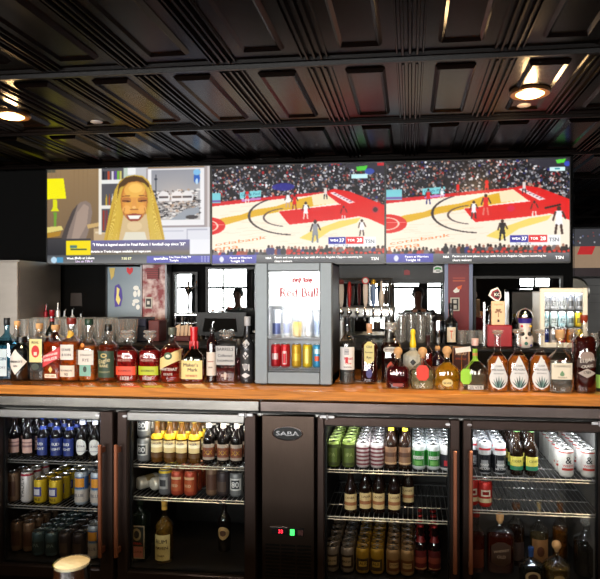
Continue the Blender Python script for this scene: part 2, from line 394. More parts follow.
        cv.poly([(540, 164), (552, 163), (550, 168), (541, 168.5)], (80, 200, 60)); cv.rect(535, 171.5, 552, 176, (200, 238, 240)); cv.ell(554, 169, 5, 3, (60, 80, 170)); cv.rect(562, 160.5, 569, 163.5, (200, 40, 50))
    else:
        man(475, 218, 17, (242, 242, 246), (60, 44, 44)); man(487, 214.5, 20, red, (225, 120, 110)); man(429, 203, 15, red, (60, 60, 120)); man(443, 198, 12, wht, (220, 200, 190)); man(459, 194, 12, red, (160, 40, 40))
        man(488, 193, 15, red, (200, 60, 60)); man(503.5, 240, 20, (28, 28, 36), (22, 22, 28)); man(535, 217, 15, red, (238, 228, 222)); man(559, 234, 26, (246, 246, 250), (70, 50, 48)); man(525, 194, 13, (225, 215, 210), (30, 30, 36))
        cv.line(546, 209, 560, 206, 1.8, (40, 18, 18)); cv.ell(512, 209, 4, 3, (220, 20, 90), .8)
        cv.poly([(556, 162), (566, 161), (564, 165), (557, 165.5)], (90, 214, 60)); cv.rect(550, 169, 565, 173, (214, 244, 246)); cv.rect(555, 170.2, 560, 171.6, (60, 150, 160)); cv.ell(567, 166, 3, 2.5, (60, 80, 190))
    # heads along the near side line
    for k in range(46):
        x = 386+k*4.1+rr.uniform(-1, 1); y = 250-rr.uniform(0, 2.4)-(3 if k > 14 else 0); c = [(70, 60, 66), (120, 110, 112), (36, 30, 34), (150, 70, 50), (50, 50, 110), (190, 40, 40), (30, 26, 30)][rr.randint(7)]
        cv.ell(x, y+4.5, 3, 4, c); cv.ell(x, y-.2, 1.3, 1.6, (46, 32, 30) if rr.rand() < .7 else (170, 120, 100))
    cv.rect(470, 250.5, 569.5, 254, (52, 34, 36))
    for k in range(22): cv.ell(470+k*4.7, 251.2+(k % 3)*.5, 1.7, 1.1, (224, 50, 34))
    cv.lingrad(385.5, 253.2, 569.5, 262, (118, 118, 122), (66, 66, 70)); cv.lingrad(385.5, 253.2, 434, 262, (96, 96, 190), (60, 60, 150))
    cv.ell(396, 257.5, 2.4, 3, (225, 225, 240))
    cv.rect(511, 235.5, 529, 242.3, (50, 52, 160)); cv.rect(529.4, 235.5, 547.5, 242.3, (226, 34, 50)); cv.rect(548, 235.5, 560.5, 245.6, (244, 244, 246)); cv.rect(511, 242.4, 548, 245.6, (240, 240, 242))
    cv.a = np.clip((cv.a-30)*1.06+22, 0, 255); soft(cv)
    return cv
def interview():
    cv = Cv(47.3, 168, 210.2, 263, 2, (150, 118, 82)); rr = np.random.RandomState(3)
    cv.lingrad(47, 168, 101, 263, (150, 122, 86), (112, 90, 66)); cv.rect(47, 168, 56, 171, (90, 86, 70))
    for k in range(11): cv.line(52+k*4.6, 168, 52+k*4.6, 235, .35, (138, 110, 76))
    cv.poly([(47, 177.2), (64.3, 177), (67, 197.5), (47, 197.8)], (250, 240, 8)); cv.poly([(53.5, 198), (57.5, 198), (58, 207), (60, 210), (51, 210), (53, 207)], (226, 226, 20))
    cv.poly([(54, 211), (57.5, 211), (56.5, 226), (54.5, 226)], (110, 160, 50)); cv.poly([(47, 226), (62, 225), (64, 229), (47, 232)], (226, 208, 120)); cv.poly([(47, 232), (62, 230), (60, 235), (47, 237)], (176, 130, 40)); cv.rect(47, 237, 62, 250, (56, 46, 38))
    cv.poly([(60, 242), (66, 226), (73, 210), (81, 201.5), (87, 200), (92, 203), (93.5, 212), (91, 226), (86, 242)], (140, 122, 112)); cv.poly([(60, 242), (66, 226), (73, 210), (79, 203), (76, 212), (70, 228), (66, 242)], (76, 66, 64)); cv.poly([(78, 212), (85, 203), (90, 206), (88, 224), (80, 238), (72, 240)], (168, 146, 132))
    cv.poly([(88, 224), (100, 222), (100, 226), (89, 228)], (206, 170, 110)); cv.rect(95, 228, 112, 242, (196, 168, 128)); cv.rect(96.5, 231, 110, 233, (224, 204, 170))
    cv.rect(99.8, 168, 103, 234, (240, 234, 222)); cv.rect(103, 168, 125, 232, (86, 84, 90))
    cv.rect(103, 179.5, 126, 183.5, (236, 236, 232)); cv.rect(103, 205, 120, 208.5, (236, 232, 226)); cv.rect(125, 168, 131, 188, (190, 205, 190))
    for x, c in ((104, (30, 30, 40)), (106.5, (52, 50, 60)), (109, (190, 70, 40)), (113, (220, 216, 226)), (116, (96, 70, 160)), (118.5, (120, 190, 60)), (121, (210, 200, 110))): cv.rect(x, 171, x+2.1, 179.5, c)
    for x, c in ((107, (206, 170, 40)), (110, (170, 70, 30)), (113, (232, 228, 222))): cv.poly([(x, 205), (x, 199), (x+.8, 193), (x+1.6, 199), (x+1.6, 205)], c)
    for x, c in ((104, (150, 50, 40)), (107, (120, 50, 60)), (110, (40, 70, 90))): cv.rect(x, 210, x+2, 230, c)
    cv.rect(131, 168, 149, 262, (196, 196, 200)); cv.rect(129, 168, 137, 175, (240, 240, 240)); cv.rect(204, 168, 211, 228, (170, 158, 156)); cv.rect(207, 168, 209, 228, (214, 206, 206))
    cv.rect(147.5, 168.8, 205, 228, (160, 150, 152)); cv.rect(149, 170, 204, 226, (240, 238, 240)); cv.lingrad(152.5, 171, 200, 220.5, (150, 152, 160), (190, 186, 184))
    for _ in range(420):
        x, y = rr.uniform(153, 199.5), rr.uniform(191, 219.5); c = [(60, 58, 64), (236, 232, 230), (120, 116, 116), (176, 150, 130), (40, 40, 46), (200, 190, 184)][rr.randint(6)]; cv.ell(x, y, rr.uniform(.6, 2.4), rr.uniform(.4, 1.0), c)
    cv.line(157, 176, 157, 205, 1.3, (54, 62, 76)); cv.ell(157, 180, 1.6, 1.2, (54, 62, 76))
    for x in (163, 176, 186): cv.poly([(x-4, 196), (x, 192), (x+5, 192.5), (x+8, 197), (x+7, 202), (x-4, 202)], (226, 224, 226)); cv.rect(x-3, 197, x+6, 199, (70, 66, 74))
    cv.poly([(170, 221), (186, 210), (199, 208), (199, 214), (184, 221)], (150, 158, 168)); cv.ell(192, 218, 6, 2, (60, 58, 62))
    cv.rect(149, 220.5, 204, 224.5, (236, 234, 236)); cv.rect(158, 228, 211, 262, (224, 224, 232)); cv.rect(187, 229.5, 207, 231, (180, 180, 196)); cv.rect(187, 229.5, 188, 256, (180, 180, 196)); cv.rect(164, 231, 184, 232, (190, 190, 204))
    cv.ell(197, 180, 3, 5.5, (38, 96, 190)); cv.ell(197, 174, 3.6, 3, (130, 190, 230)); cv.ell(197, 183, 1.2, 3, (190, 220, 244))
    # woman
    cv.poly([(104, 246), (108, 226), (112, 206), (116, 190), (121, 181), (128, 176.5), (136, 175.2), (144, 176.4), (150, 181.5), (155, 194), (160, 211), (167, 246)], (206, 168, 56))
    for k in range(26):
        f = k/25; c = [(230, 198, 80), (188, 146, 44), (240, 214, 110), (206, 172, 60)][k % 4]
        x0, y0 = (119-3*f, 188+f*16); cv.line(x0, y0, 119-12*f, 244, .9, c); cv.line(152+3*f, 186+f*18, 152+13*f, 244, .9, c)
    cv.poly([(125, 214), (148, 214), (152, 246), (119, 246)], (214, 186, 140)); cv.poly([(127, 232), (146, 232), (150, 246), (122, 246)], (226, 220, 200))
    for (w_, h_, c) in ((13.4, 21, (176, 104, 44)), (12.8, 20.4, (206, 132, 56)), (11.6, 19.2, (224, 150, 64)), (9.6, 17, (232, 164, 72))): cv.ell(135.5, 201, w_, h_, c)
    cv.ell(136, 190, 10.5, 7.5, (240, 184, 84), .8); cv.ell(137, 188.5, 7, 4.5, (250, 206, 106), .7)
    cv.ell(128, 209.5, 4.4, 4, (244, 180, 92), .8); cv.ell(143.6, 209.5, 4.2, 4, (240, 174, 88), .8)
    cv.poly([(118.5, 199), (120, 184), (126, 178), (135, 176), (144, 178), (150, 184), (153, 199), (151, 190), (146, 184), (139, 181.5), (130, 182.5), (123, 188)], (86, 58, 28))
    cv.poly([(118.5, 199), (121, 188), (124, 186), (122, 199), (123, 214), (119, 232), (114, 240)], (214, 178, 64), .9); cv.poly([(153, 199), (150, 187), (149, 190), (150.5, 204), (148, 218), (152, 234), (157, 242)], (214, 180, 70), .9)
    cv.ell(128, 200, 4.6, 2.6, (176, 104, 52), .75); cv.ell(143.6, 200, 4.6, 2.6, (170, 98, 48), .75)
    cv.line(124.2, 201, 131.6, 201.4, 1.1, (66, 36, 26)); cv.line(140, 201.4, 147.4, 201, 1.1, (66, 36, 26)); cv.line(124, 196.4, 131, 195.8, .9, (128, 78, 34)); cv.line(140.6, 195.8, 147.6, 196.4, .9, (128, 78, 34))
    cv.poly([(134, 198), (137, 198), (138.4, 208), (132.6, 208)], (226, 154, 74), .8); cv.line(132.2, 209.6, 138.8, 209.6, 1.2, (160, 90, 44)); cv.ell(135.5, 207.6, 1.8, 1.4, (250, 200, 120), .8)
    cv.poly([(127.5, 214.6), (135.5, 213.4), (143.6, 214.6), (142, 219), (137.5, 221.6), (133, 221.6), (129, 219)], (150, 66, 52)); cv.poly([(128.8, 215.4), (142.4, 215.4), (140, 218.8), (131, 218.8)], (250, 248, 238))
    cv.ell(135.8, 226, 7.5, 5, (232, 206, 160), .7); cv.line(126, 208, 124.6, 215, .6, (176, 108, 50)); cv.line(145.6, 208, 147, 215, .6, (170, 104, 50))
    cv.lingrad(47, 238, 92, 256, (62, 60, 64), (36, 36, 42)); cv.rect(67, 240, 92, 254.3, (250, 224, 6)); cv.rect(71, 244.5, 78, 247.5, (90, 140, 130)); cv.rect(71.5, 248, 88, 249.3, (70, 90, 60))
    cv.lingrad(92, 240, 190, 254.5, (108, 104, 158), (104, 96, 96)); cv.lingrad(92, 250.5, 190, 254.5, (120, 104, 110), (110, 104, 80)); cv.rect(190, 240, 210.2, 254.5, (236, 236, 242))
    cv.lingrad(47, 254.5, 210.2, 263, (80, 84, 90), (120, 120, 120)); cv.ell(54.5, 259.3, 3.2, 3.2, (190, 220, 240)); cv.rect(57.5, 256.5, 64, 262, (80, 150, 190)); cv.lingrad(148, 256, 210.2, 263, (88, 90, 180), (70, 72, 170))
    for i in range(3):
        for j in range(3): cv.ell(202+i*3, 257.3+j*2, .6, .6, (200, 200, 240))
    soft(cv); return cv
def screen_mat(s):
    m = bpy.data.materials.new('lit_screen'); m.use_nodes = True; nt = m.node_tree; p = nt.nodes['Principled BSDF']
    a = nt.nodes.new('ShaderNodeVertexColor'); a.layer_name = 'picture'
    nt.links.new(a.outputs[0], p.inputs['Emission Color']); p.inputs['Emission Strength'].default_value = s
    p.inputs['Base Color'].default_value = (.01, .01, .01, 1); p.inputs['Roughness'].default_value = .25; p.inputs['Specular IOR Level'].default_value = .25
    return m
M_SCR = screen_mat(.86)
TVY = 4.10
M_BEZ = mat('tv_bezel', (14, 14, 16), .3)
def tv(u0, u1, v0, v1, cv, label, group, texts):
    x0, x1 = X_at(u0, TVY), X_at(u1, TVY); um = (u0+u1)/2
    za = CAMZ+(CV-v0)*zc_of(um, TVY)/F; zb = CAMZ+(CV-v1)*zc_of(um, TVY)/F
    xm = (x0+x1)/2; t = thing('television', label, 'television', (xm, TVY, zb), group=group)
    W, Ht = x1-x0, za-zb; b = .0062
    q = MB(); q.box(-W/2-b, -W/2, -.006, .04, -b, Ht+b, M_BEZ); q.box(W/2, W/2+b, -.006, .04, -b, Ht+b, M_BEZ)
    q.box(-W/2, W/2, -.006, .04, -b-.004, 0, M_BEZ); q.box(-W/2, W/2, -.006, .04, Ht, Ht+b, M_BEZ); q.build('bezel', t)
    MB().bbox(-W/2+.02, W/2-.02, .04, .085, .03, Ht-.03, M_BLACKM).build('back_housing', t)
    MB().box(-.16, .16, .085, YB-TVY-.002, Ht*.3, Ht*.7, M_BLACKM).build('wall_mount', t)
    gw, gh = cv.w, cv.h; vx = np.zeros((gh, gw, 3)); jj, ii = np.mgrid[0:gh, 0:gw]
    vx[..., 0] = -W/2+W*ii/(gw-1); vx[..., 2] = Ht-Ht*jj/(gh-1)
    idx = (jj*gw+ii)[:-1, :-1].reshape(-1); fs = np.stack([idx, idx+gw, idx+gw+1, idx+1], 1)
    me = bpy.data.meshes.new('screen'); me.vertices.add(gw*gh); me.vertices.foreach_set('co', vx.reshape(-1))
    nf = len(fs); me.loops.add(nf*4); me.polygons.add(nf); me.loops.foreach_set('vertex_index', fs.reshape(-1)); me.polygons.foreach_set('loop_start', np.arange(nf)*4)
    me.update(calc_edges=True); ca = me.color_attributes.new('picture', 'FLOAT_COLOR', 'POINT')
    s = cv.a/255; s = np.where(s <= .04045, s/12.92, ((s+.055)/1.055)**2.4); rgba = np.ones((gh, gw, 4)); rgba[..., :3] = s
    ca.data.foreach_set('color', rgba.reshape(-1)); me.materials.append(M_SCR)
    so = bpy.data.objects.new('screen', me); COL.objects.link(so); so.parent = t
    # captions shown on the screen, in the picture's own units
    for (s_, x, y, wd, rgb, slope, bold) in texts:
        tx = MB(); k = W/(cv.x1-cv.x0); kz = Ht/(cv.y1-cv.y0)
        text(tx, s_, -W/2+(x-cv.x0)*k, Ht-(y-cv.y0)*kz, wd*k, -.0012, glow('caption_%d_%d_%d' % rgb, rgb, .8), slope, bold, height=(3.3*k if slope >= .1 else None))
        tx.build('caption_lettering', t, smooth=False)
WH = (250, 250, 250)
gt = lambda pan: [('cotiabank' if pan == 0 else 'otiabank', 420 if pan == 0 else 416.5, 238.5, 62 if pan == 0 else 56, (206, 110, 60), .135, .002), ('rena' if pan == 0 else 'ena', 404 if pan == 0 else 401, 246, 33 if pan == 0 else 27, (206, 110, 60), .10, .002), ('Google Pixel', 434.5+pan, 190.2, 20, (30, 90, 110), .06, .001),
      ('WSH', 517, 239, 8, WH, 0, .001), ('37', 525, 239, 5, WH, 0, .002), ('TOR', 535, 239, 7.5, WH, 0, .001), ('28', 543.5, 239, 5.2, WH, 0, .002),
      ('2nd', 519, 244.1, 5, (60, 60, 80), 0, 0), ('8:24', 529, 244.1, 5, (60, 60, 80), 0, 0), ('TSN', 554.2, 240.3, 9.5, (40, 44, 60), 0, .001),
      ('Pacers and new place to sign with the Los Angeles Clippers assuming he', 500, 256.3, 93, WH, 0, .0006), ('clears waivers', 463, 259.9, 19, WH, 0, .0006), ('NBA', 447, 256.6, 6, WH, 0, .001),
      ('Pacers at Warriors', 417, 256.1, 24, WH, 0, .0006), ('Tonight 10', 413, 259.9, 15, WH, 0, .0006), ('TSN', 559.5, 258, 8, WH, 0, .001)]
tv(47.3, 210.2, 168, 263, interview(), 'flat screen television showing a blonde woman being interviewed', 'televisions hung in a row over the back bar', [
    ('"I Want a legend used to Final Palace 1 football cup since \'22"', 140, 244.8, 92, WH, 0, .001), ('Article in Trade League available on espn.com', 122, 251.6, 60, WH, 0, .0008),
    ('Week 5', 72, 258, 9, WH, 0, .0008), ('Bulls at Lakers', 86, 257.6, 19, WH, 0, .0006), ('Live on TSN 4', 85, 261, 17, (210, 190, 230), 0, .0004), ('7:30 ET', 128, 258.5, 10, (230, 230, 180), 0, .0004), ('sportsline', 162, 259, 14, WH, 0, .001), ('Live From Daily TV', 181, 257.8, 21, WH, 0, .0004), ('Tonight', 175, 261, 9, WH, 0, .0004), ('SPORTS', 74.5, 246, 7, (60, 60, 40), 0, .0004)])
tv(212.3, 384.3, 164.5, 263, game(5, True), 'flat screen television directly above the silver mini fridge, showing basketball', 'televisions hung in a row over the back bar', gt(-7))
tv(386.3, 569.5, 160, 262, game(11, False), 'flat screen television above the red column, showing basketball', 'televisions hung in a row over the back bar', gt(0))

# television far behind, past the end of the bar
t = thing('television', 'dim television far beyond the end of the bar, showing a basketball court', 'television', (X_at(609, 6.1), 6.1, 1.90))
MB().bbox(-.42, .42, 0, .06, -.25, .25, M_BEZ).build('bezel', t)
q = MB(); q.box(-.4, .4, -.004, -.001, -.23, .23, glow('far_court', (150, 124, 100), .6)); q.box(-.4, .4, -.006, -.0045, .06, .23, glow('far_crowd', (60, 60, 66), .6)); q.box(-.4, .4, -.006, -.0045, -.23, -.15, glow('far_seats', (40, 28, 30), .6))
q.prism([(-.3, -.02), (-.16, -.02), (-.13, .06), (-.27, .06)], -.0075, -.006, glow('far_key', (190, 30, 34), .6))
for k_ in range(40): cx_, cz_ = R.uniform(-.39, .37), R.uniform(.07, .21); q.box(cx_, cx_+.014, -.0075, -.006, cz_, cz_+.016, glow('far_fan_%d' % (k_ % 3), [(160, 160, 166), (110, 60, 60), (90, 96, 130)][k_ % 3], .6))
q.build('screen', t)
MB().tube([(0, .03, .25), (0, .03, H-1.90)], .02, M_BLACK).build('ceiling_mount', t)

# ------------------------------------------------------------------ back bar: ledge, worktop, mirrors, columns
CW0, CW1 = X_at(-60, 2.75), X_at(600, 2.72)+.25
LZ = 1.18
M_WOOD = mat('butcher_block', (210, 128, 58), .14, noise=.75, scale=7, aniso=(.5, 7, 7), coat=1)
nt = M_WOOD.node_tree; nt.nodes['Principled BSDF'].inputs['Coat Roughness'].default_value = .12
nzw = [n for n in nt.nodes if n.type == 'TEX_NOISE'][0]; nzw.inputs['Detail'].default_value = 6; nzw.inputs['Distortion'].default_value = 1.2
q = MB(); q.bbox(CW0, CW1, 2.72, 3.55, 1.005, 1.05, M_WOOD, .003)
tag(q.build('worktop'), 'long glossy orange-brown wooden worktop running the full length of the back bar', 'worktop')
q = MB(); q.box(CW0, X_at(640, 3.55), 3.552, YB-.003, 0, LZ-.02, M_BLACKM); q.bbox(CW0, X_at(640, 3.55), 3.55, YB-.003, LZ-.02, LZ, M_BLACK)
tag(q.build('back_ledge'), 'raised black ledge along the wall behind the wooden worktop', 'ledge')

def board(u0, u1, v0, v1, Y=YB):
    um = (u0+u1)/2; k = zc_of(um, Y)/F
    return X_at(u0, Y), X_at(u1, Y), CAMZ-(v1-CV)*k, CAMZ-(v0-CV)*k
M_MIR = mat('mirror_silver', (215, 220, 222), .01, 1, .0, 1)
def mirror(u0, u1, v0, v1, label, fr=.018):
    x0, x1, z0, z1 = board(u0, u1, v0, v1); z0 = LZ+.002
    t = thing('mirror', label, 'mirror', ((x0+x1)/2, YB-.02, z0), group='mirrors behind the back bar'); W = x1-x0; Ht = z1-z0
    q = MB(); q.box(-W/2, -W/2+fr, -.012, .018, 0, Ht, M_BLACK); q.box(W/2-fr, W/2, -.012, .018, 0, Ht, M_BLACK); q.box(-W/2+fr, W/2-fr, -.012, .018, Ht-fr, Ht, M_BLACK); q.box(-W/2+fr, W/2-fr, -.012, .018, 0, fr, M_BLACK); q.build('frame', t)
    MB().box(-W/2+fr, W/2-fr, 0, .018, fr, Ht-fr, M_MIR).build('mirror_glass', t); return t
mirror(174, 199, 272, 338, 'narrow upright wall mirror between two black posts')
mirror(207, 262, 267, 338, 'wide wall mirror behind the black till screen, showing bright windows')
mirror(334, 445, 281, 338, 'long wall mirror behind the beer taps, showing bright windows')
mirror(473, 562, 276, 338, 'dark wall mirror behind the cream beer tap with an arrowhead')
# sticker board
x0, x1, z0, z1 = board(109, 142, 267, 318)
t = thing('sticker_board', 'pale grey-blue glass board with cartoon-coloured stickers beside the red and white column', 'board', ((x0+x1)/2, YB-.002, z0)); W = x1-x0; Ht = z1-z0
MB().box(-W/2, W/2, -.02, 0, -(z0-LZ), Ht, mat('board_glass', (116, 132, 144), .25, noise=.2, scale=5)).build('panel', t)
q = MB(); q.box(-W/2-.012, -W/2, -.025, 0, -(z0-LZ), Ht, M_BLACK); q.build('edge_strip', t); q = MB(); q.box(W/2, W/2+.012, -.025, 0, -(z0-LZ), Ht, M_BLACK); q.build('edge_strip', t)
q = MB(); k = zc_of(125, YB)/F
def PB(u, v): return ((u-125.5)*k, (318-v)*k)
q.prism([PB(116, 286), PB(120, 284), PB(123, 289), PB(124, 298), PB(122, 306), PB(116, 307), PB(115, 296)], -.0215, -.0202, col((70, 50, 150)))
q.prism([PB(118, 287), PB(121, 289), PB(120, 295), PB(122, 300), PB(120, 305), PB(117, 300), PB(118, 293)], -.0225, -.0215, col((236, 220, 130)))
q.build('purple_sticker', t)
q = MB()
for (u, v, a, b) in ((138, 288, 3, 2.4), (137, 294, 2, 3.2), (141, 293, 1.6, 3.8), (138, 301, 3.6, 2), (140, 307, 2, 2.6), (135.5, 304, 1.6, 2)):
    q.loft([(-.0006, a*k, b*k, 2), (.0006, a*k, b*k, 2)], M_WHITE, 14)
    n = 28
    for i in range(len(q.v)-n, len(q.v)): x, y, z = q.v[i]; q.v[i] = (x+(u-125.5)*k, -.021+z, y+(318-v)*k)
q.build('white_sticker', t)
q = MB(); q.prism([PB(110, 268), PB(116, 268), PB(115, 276), PB(112, 280)], -.0222, -.0202, col((210, 180, 90))); q.prism([PB(128, 268), PB(130, 267.5), PB(131.5, 269), PB(133, 267.5), PB(135, 268.5), PB(134.5, 272), PB(131.5, 275), PB(128.5, 272)], -.0222, -.0202, col((214, 30, 40))); q.build('heart_sticker', t)

# columns
def column(u0, u1, m, label, name='column'):
    x0, x1, _, _ = board(u0, u1, 260, 340, 4.2); t = thing(name, label, 'column', ((x0+x1)/2, 4.2, LZ)); W = x1-x0
    top = TVY and Z_at((u0+u1)/2, 262.5, 4.2)
    MB().box(-W/2, W/2, 0, .085, 0, 2.2-LZ if False else top+.25-LZ, m).build('shaft', t); return t, W
M_MARB = mat('worn_red_white', (160, 70, 74), .5, noise=.0, scale=9)
nt = M_MARB.node_tree; mx = [n for n in nt.nodes if n.type == 'MIX'][0]; nz = [n for n in nt.nodes if n.type == 'TEX_NOISE'][0]
nz.inputs['Detail'].default_value = 8; nz.inputs['Scale'].default_value = 14
rp = nt.nodes.new('ShaderNodeMapRange'); rp.inputs[1].default_value = .42; rp.inputs[2].default_value = .6; nt.links.new(nz.outputs[0], rp.inputs[0]); nt.links.new(rp.outputs[0], mx.inputs[0])
mx.inputs[6].default_value = lin((128, 40, 46))+(1,); mx.inputs[7].default_value = lin((206, 186, 184))+(1,)
t, W = column(142.5, 165.5, M_MARB, 'worn red and white painted column with a dark red vent and a power outlet'); kk = zc_of(154, 4.2)/F
def PC(u, v, uc): return ((u-uc)*kk, CAMZ-(v-CV)*kk-LZ)
q = MB(); a, b = PC(147, 279, 154), PC(159.5, 268, 154); q.box(a[0], b[0], -.008, 0, a[1], b[1], col((90, 26, 30)))
for i in range(6): z = a[1]+(b[1]-a[1])*(i+.5)/6; q.box(a[0]+.004, b[0]-.004, -.016, -.008, z-.003, z+.003, col((150, 40, 44)))
q.build('vent_grille', t)
q = MB(); a, b = PC(145, 308.5, 154), PC(152.5, 297, 154); q.bbox(a[0], b[0], -.007, 0, a[1], b[1], col((190, 184, 176)), .002); q.box(a[0]+.008, b[0]-.008, -.01, -.007, a[1]+.012, b[1]-.012, col((40, 36, 34))); q.box(a[0]+.018, b[0]-.018, -.012, -.01, a[1]+.03, b[1]-.03, col((206, 202, 196))); q.build('power_outlet', t)
MB().box(W/2, W/2+.012, -.01, .085, 0, Z_at(154, 262.5, 4.2)+.2-LZ, mat('zinc', (110, 110, 112), .4, .7)).build('metal_corner', t)
MB().box(-W/2-.012, -W/2, -.01, .085, 0, Z_at(154, 262.5, 4.2)+.2-LZ, mat('zinc', (110, 110, 112), .4, .7)).build('metal_corner', t)
t, W = column(448, 469, mat('crimson_paint', (124, 20, 34), .5, noise=.12, scale=10), 'crimson painted column with stickers and a white-rimmed power outlet'); kk = zc_of(458, 4.2)/F
for sx in (-1, 1): MB().box(sx*W/2, sx*(W/2+.024), -.01, .085, 0, Z_at(458, 262.5, 4.2)+.2-LZ, mat('blue_grey_edge', (92, 98, 118), .4, .5)).build('metal_corner', t)
q = MB(); a, b = PC(450.5, 311, 458.5), PC(459.5, 297.5, 458.5); q.bbox(a[0], b[0], -.006, 0, a[1], b[1], col((205, 200, 190)), .002); q.box(a[0]+.008, b[0]-.008, -.009, -.006, a[1]+.008, b[1]-.008, col((30, 28, 28)))
for f in (.3, .7): q.box(a[0]+.02, b[0]-.02, -.011, -.009, a[1]+(b[1]-a[1])*f-.012, a[1]+(b[1]-a[1])*f+.012, col((190, 190, 186)))
q.build('power_outlet', t)
q = MB(); q.prism([PC(453, 291, 458.5), PC(457, 287, 458.5), PC(460, 288, 458.5), PC(459, 292, 458.5), PC(455, 293, 458.5)], -.002, 0, M_WHITE); q.prism([PC(456.5, 287, 458.5), PC(462, 285, 458.5), PC(461, 289, 458.5), PC(458, 289.5, 458.5)], -.0035, -.002, col((226, 96, 40)))
q.build('round_sticker', t)
q = MB(); a, b = PC(453, 281.5, 458.5), PC(465, 277.5, 458.5); q.prism([(a[0], a[1]), (b[0], a[1]), (b[0], a[1]+(b[1]-a[1])*.35), (a[0], a[1]+(b[1]-a[1])*.35)], -.002, 0, col((190, 84, 50))); q.prism([(a[0], b[1]), (b[0], b[1]), (b[0], b[1]-(b[1]-a[1])*.3), (a[0], b[1]-(b[1]-a[1])*.3)], -.002, 0, col((170, 60, 50))); q.build('orange_stripe', t, smooth=False)
# header boards behind and between
q = MB(); x0, x1, z0, z1 = board(334, 446, 262, 281); q.box(x0, x1, YB-.05, YB-.002, z0, z1+.2, M_BLACK)
tag(q.build('header_board'), 'black header board above the mirror behind the beer taps', 'board')
kk = zc_of(437, YB-.05)/F
def flat(name, label, cat, u, v, pieces, Y, par=None):
    k = zc_of(u, Y)/F; q = MB()
    for (poly, m, d) in pieces: q.prism([((a-u)*k, (v-b)*k) for a, b in poly], -.001-d, -d, m)
    o = q.build(name, par); o.location = (X_at(u, Y), Y, Z_at(u, v, Y)); return tag(o, label, cat)
flat('sticker', 'green and white oblong sticker on the black header board', 'sticker', 437.5, 269.5, [([(433, 272.5), (433.5, 267), (437, 265.8), (442, 266.5), (442.5, 272), (438, 273)], M_WHITE, 0), ([(434, 270), (435, 267.5), (438, 267), (441, 268), (441.5, 270), (438, 269)], col((60, 170, 70)), .001), ([(436, 271.5), (440, 271.5), (440, 270.6), (436, 270.6)], col((40, 60, 50)), .002)], YB-.05)
flat('sticker', 'small dark red sticker on the black header board', 'sticker', 407, 272.5, [([(404, 275), (404, 270.5), (407, 269.5), (410, 271), (410, 275)], col((140, 16, 26)), 0)], YB-.05)
flat('notice', 'small brown card pinned to the black wall beside the red pourers', 'card', 76, 299.5, [([(70, 306), (70.5, 293), (82, 293), (82.5, 306)], col((34, 22, 16)), 0)], YB)
# steel cabinet at the end
xa, xb = X_at(-60, 3.75), X_at(17.5, 3.75); zt = Z_at(17, 260, 3.75)
M_STC = mat('worn_steel', (176, 168, 160), .42, .9, .14, 5, aniso=(1, 1, 3))
t = thing('steel_cabinet', 'tall brushed stainless steel cabinet with a scratched door at the end of the bar', 'cabinet', ((xa+xb)/2, 3.75, LZ)); W = xb-xa
MB().box(-W/2, W/2, .02, .5, 0, zt-LZ, M_STC).build('body', t); MB().bbox(-W/2+.01, W/2, 0, .02, .01, zt-LZ-.01, M_STC).build('door', t)

# ------------------------------------------------------------------ refrigerated back bar coolers
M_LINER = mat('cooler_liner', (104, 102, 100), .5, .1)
M_LINERSH = mat('cooler_liner_shaded', (26, 23, 22), .5, .1)  # darker copy of the liner; shade inside the coolers put into its colour
M_DOORF = mat('dark_door_frame', (64, 52, 48), .35, .8, .1, 30, aniso=(8, 8, .4))
M_WIRE = mat('chrome_wire', (190, 190, 190), .3, .9)
YD = 2.745                       # door plane
YI0, YI1 = 2.79, 3.40            # interior depth
ZTOP, ZI1, ZI0 = 1.003, .905, .165
def zpl(u, v, Y=YD): return Z_at(u, v, Y)
BAY = [  # outer u0,u1, glass u0,u1, glass top v, handle u, shelf depths z
    dict(o=(-14, 116.5), g=(3.5, 103), h=104, s=(CAMZ-.83, CAMZ-1.057), lamp=.35),
    dict(o=(119.5, 258), g=(130, 246), h=119.8, s=(CAMZ-.83, CAMZ-.99), lamp=1.1),
    dict(o=(317.5, 460), g=(325, 449.5), h=454.5, s=(CAMZ-.823, CAMZ-1.043), lamp=1.9),
    dict(o=(461.5, 609), g=(471, 598), h=470, s=(CAMZ-.833, CAMZ-.985), lamp=2.6)]
M_FAS = mat('fascia_steel', (170, 166, 160), .24, 1, .5, 5, aniso=(1.2, 1, 9)); M_FAS2 = mat('fascia_steel_brown', (116, 104, 100), .26, 1, .5, 5, aniso=(1.2, 1, 9))
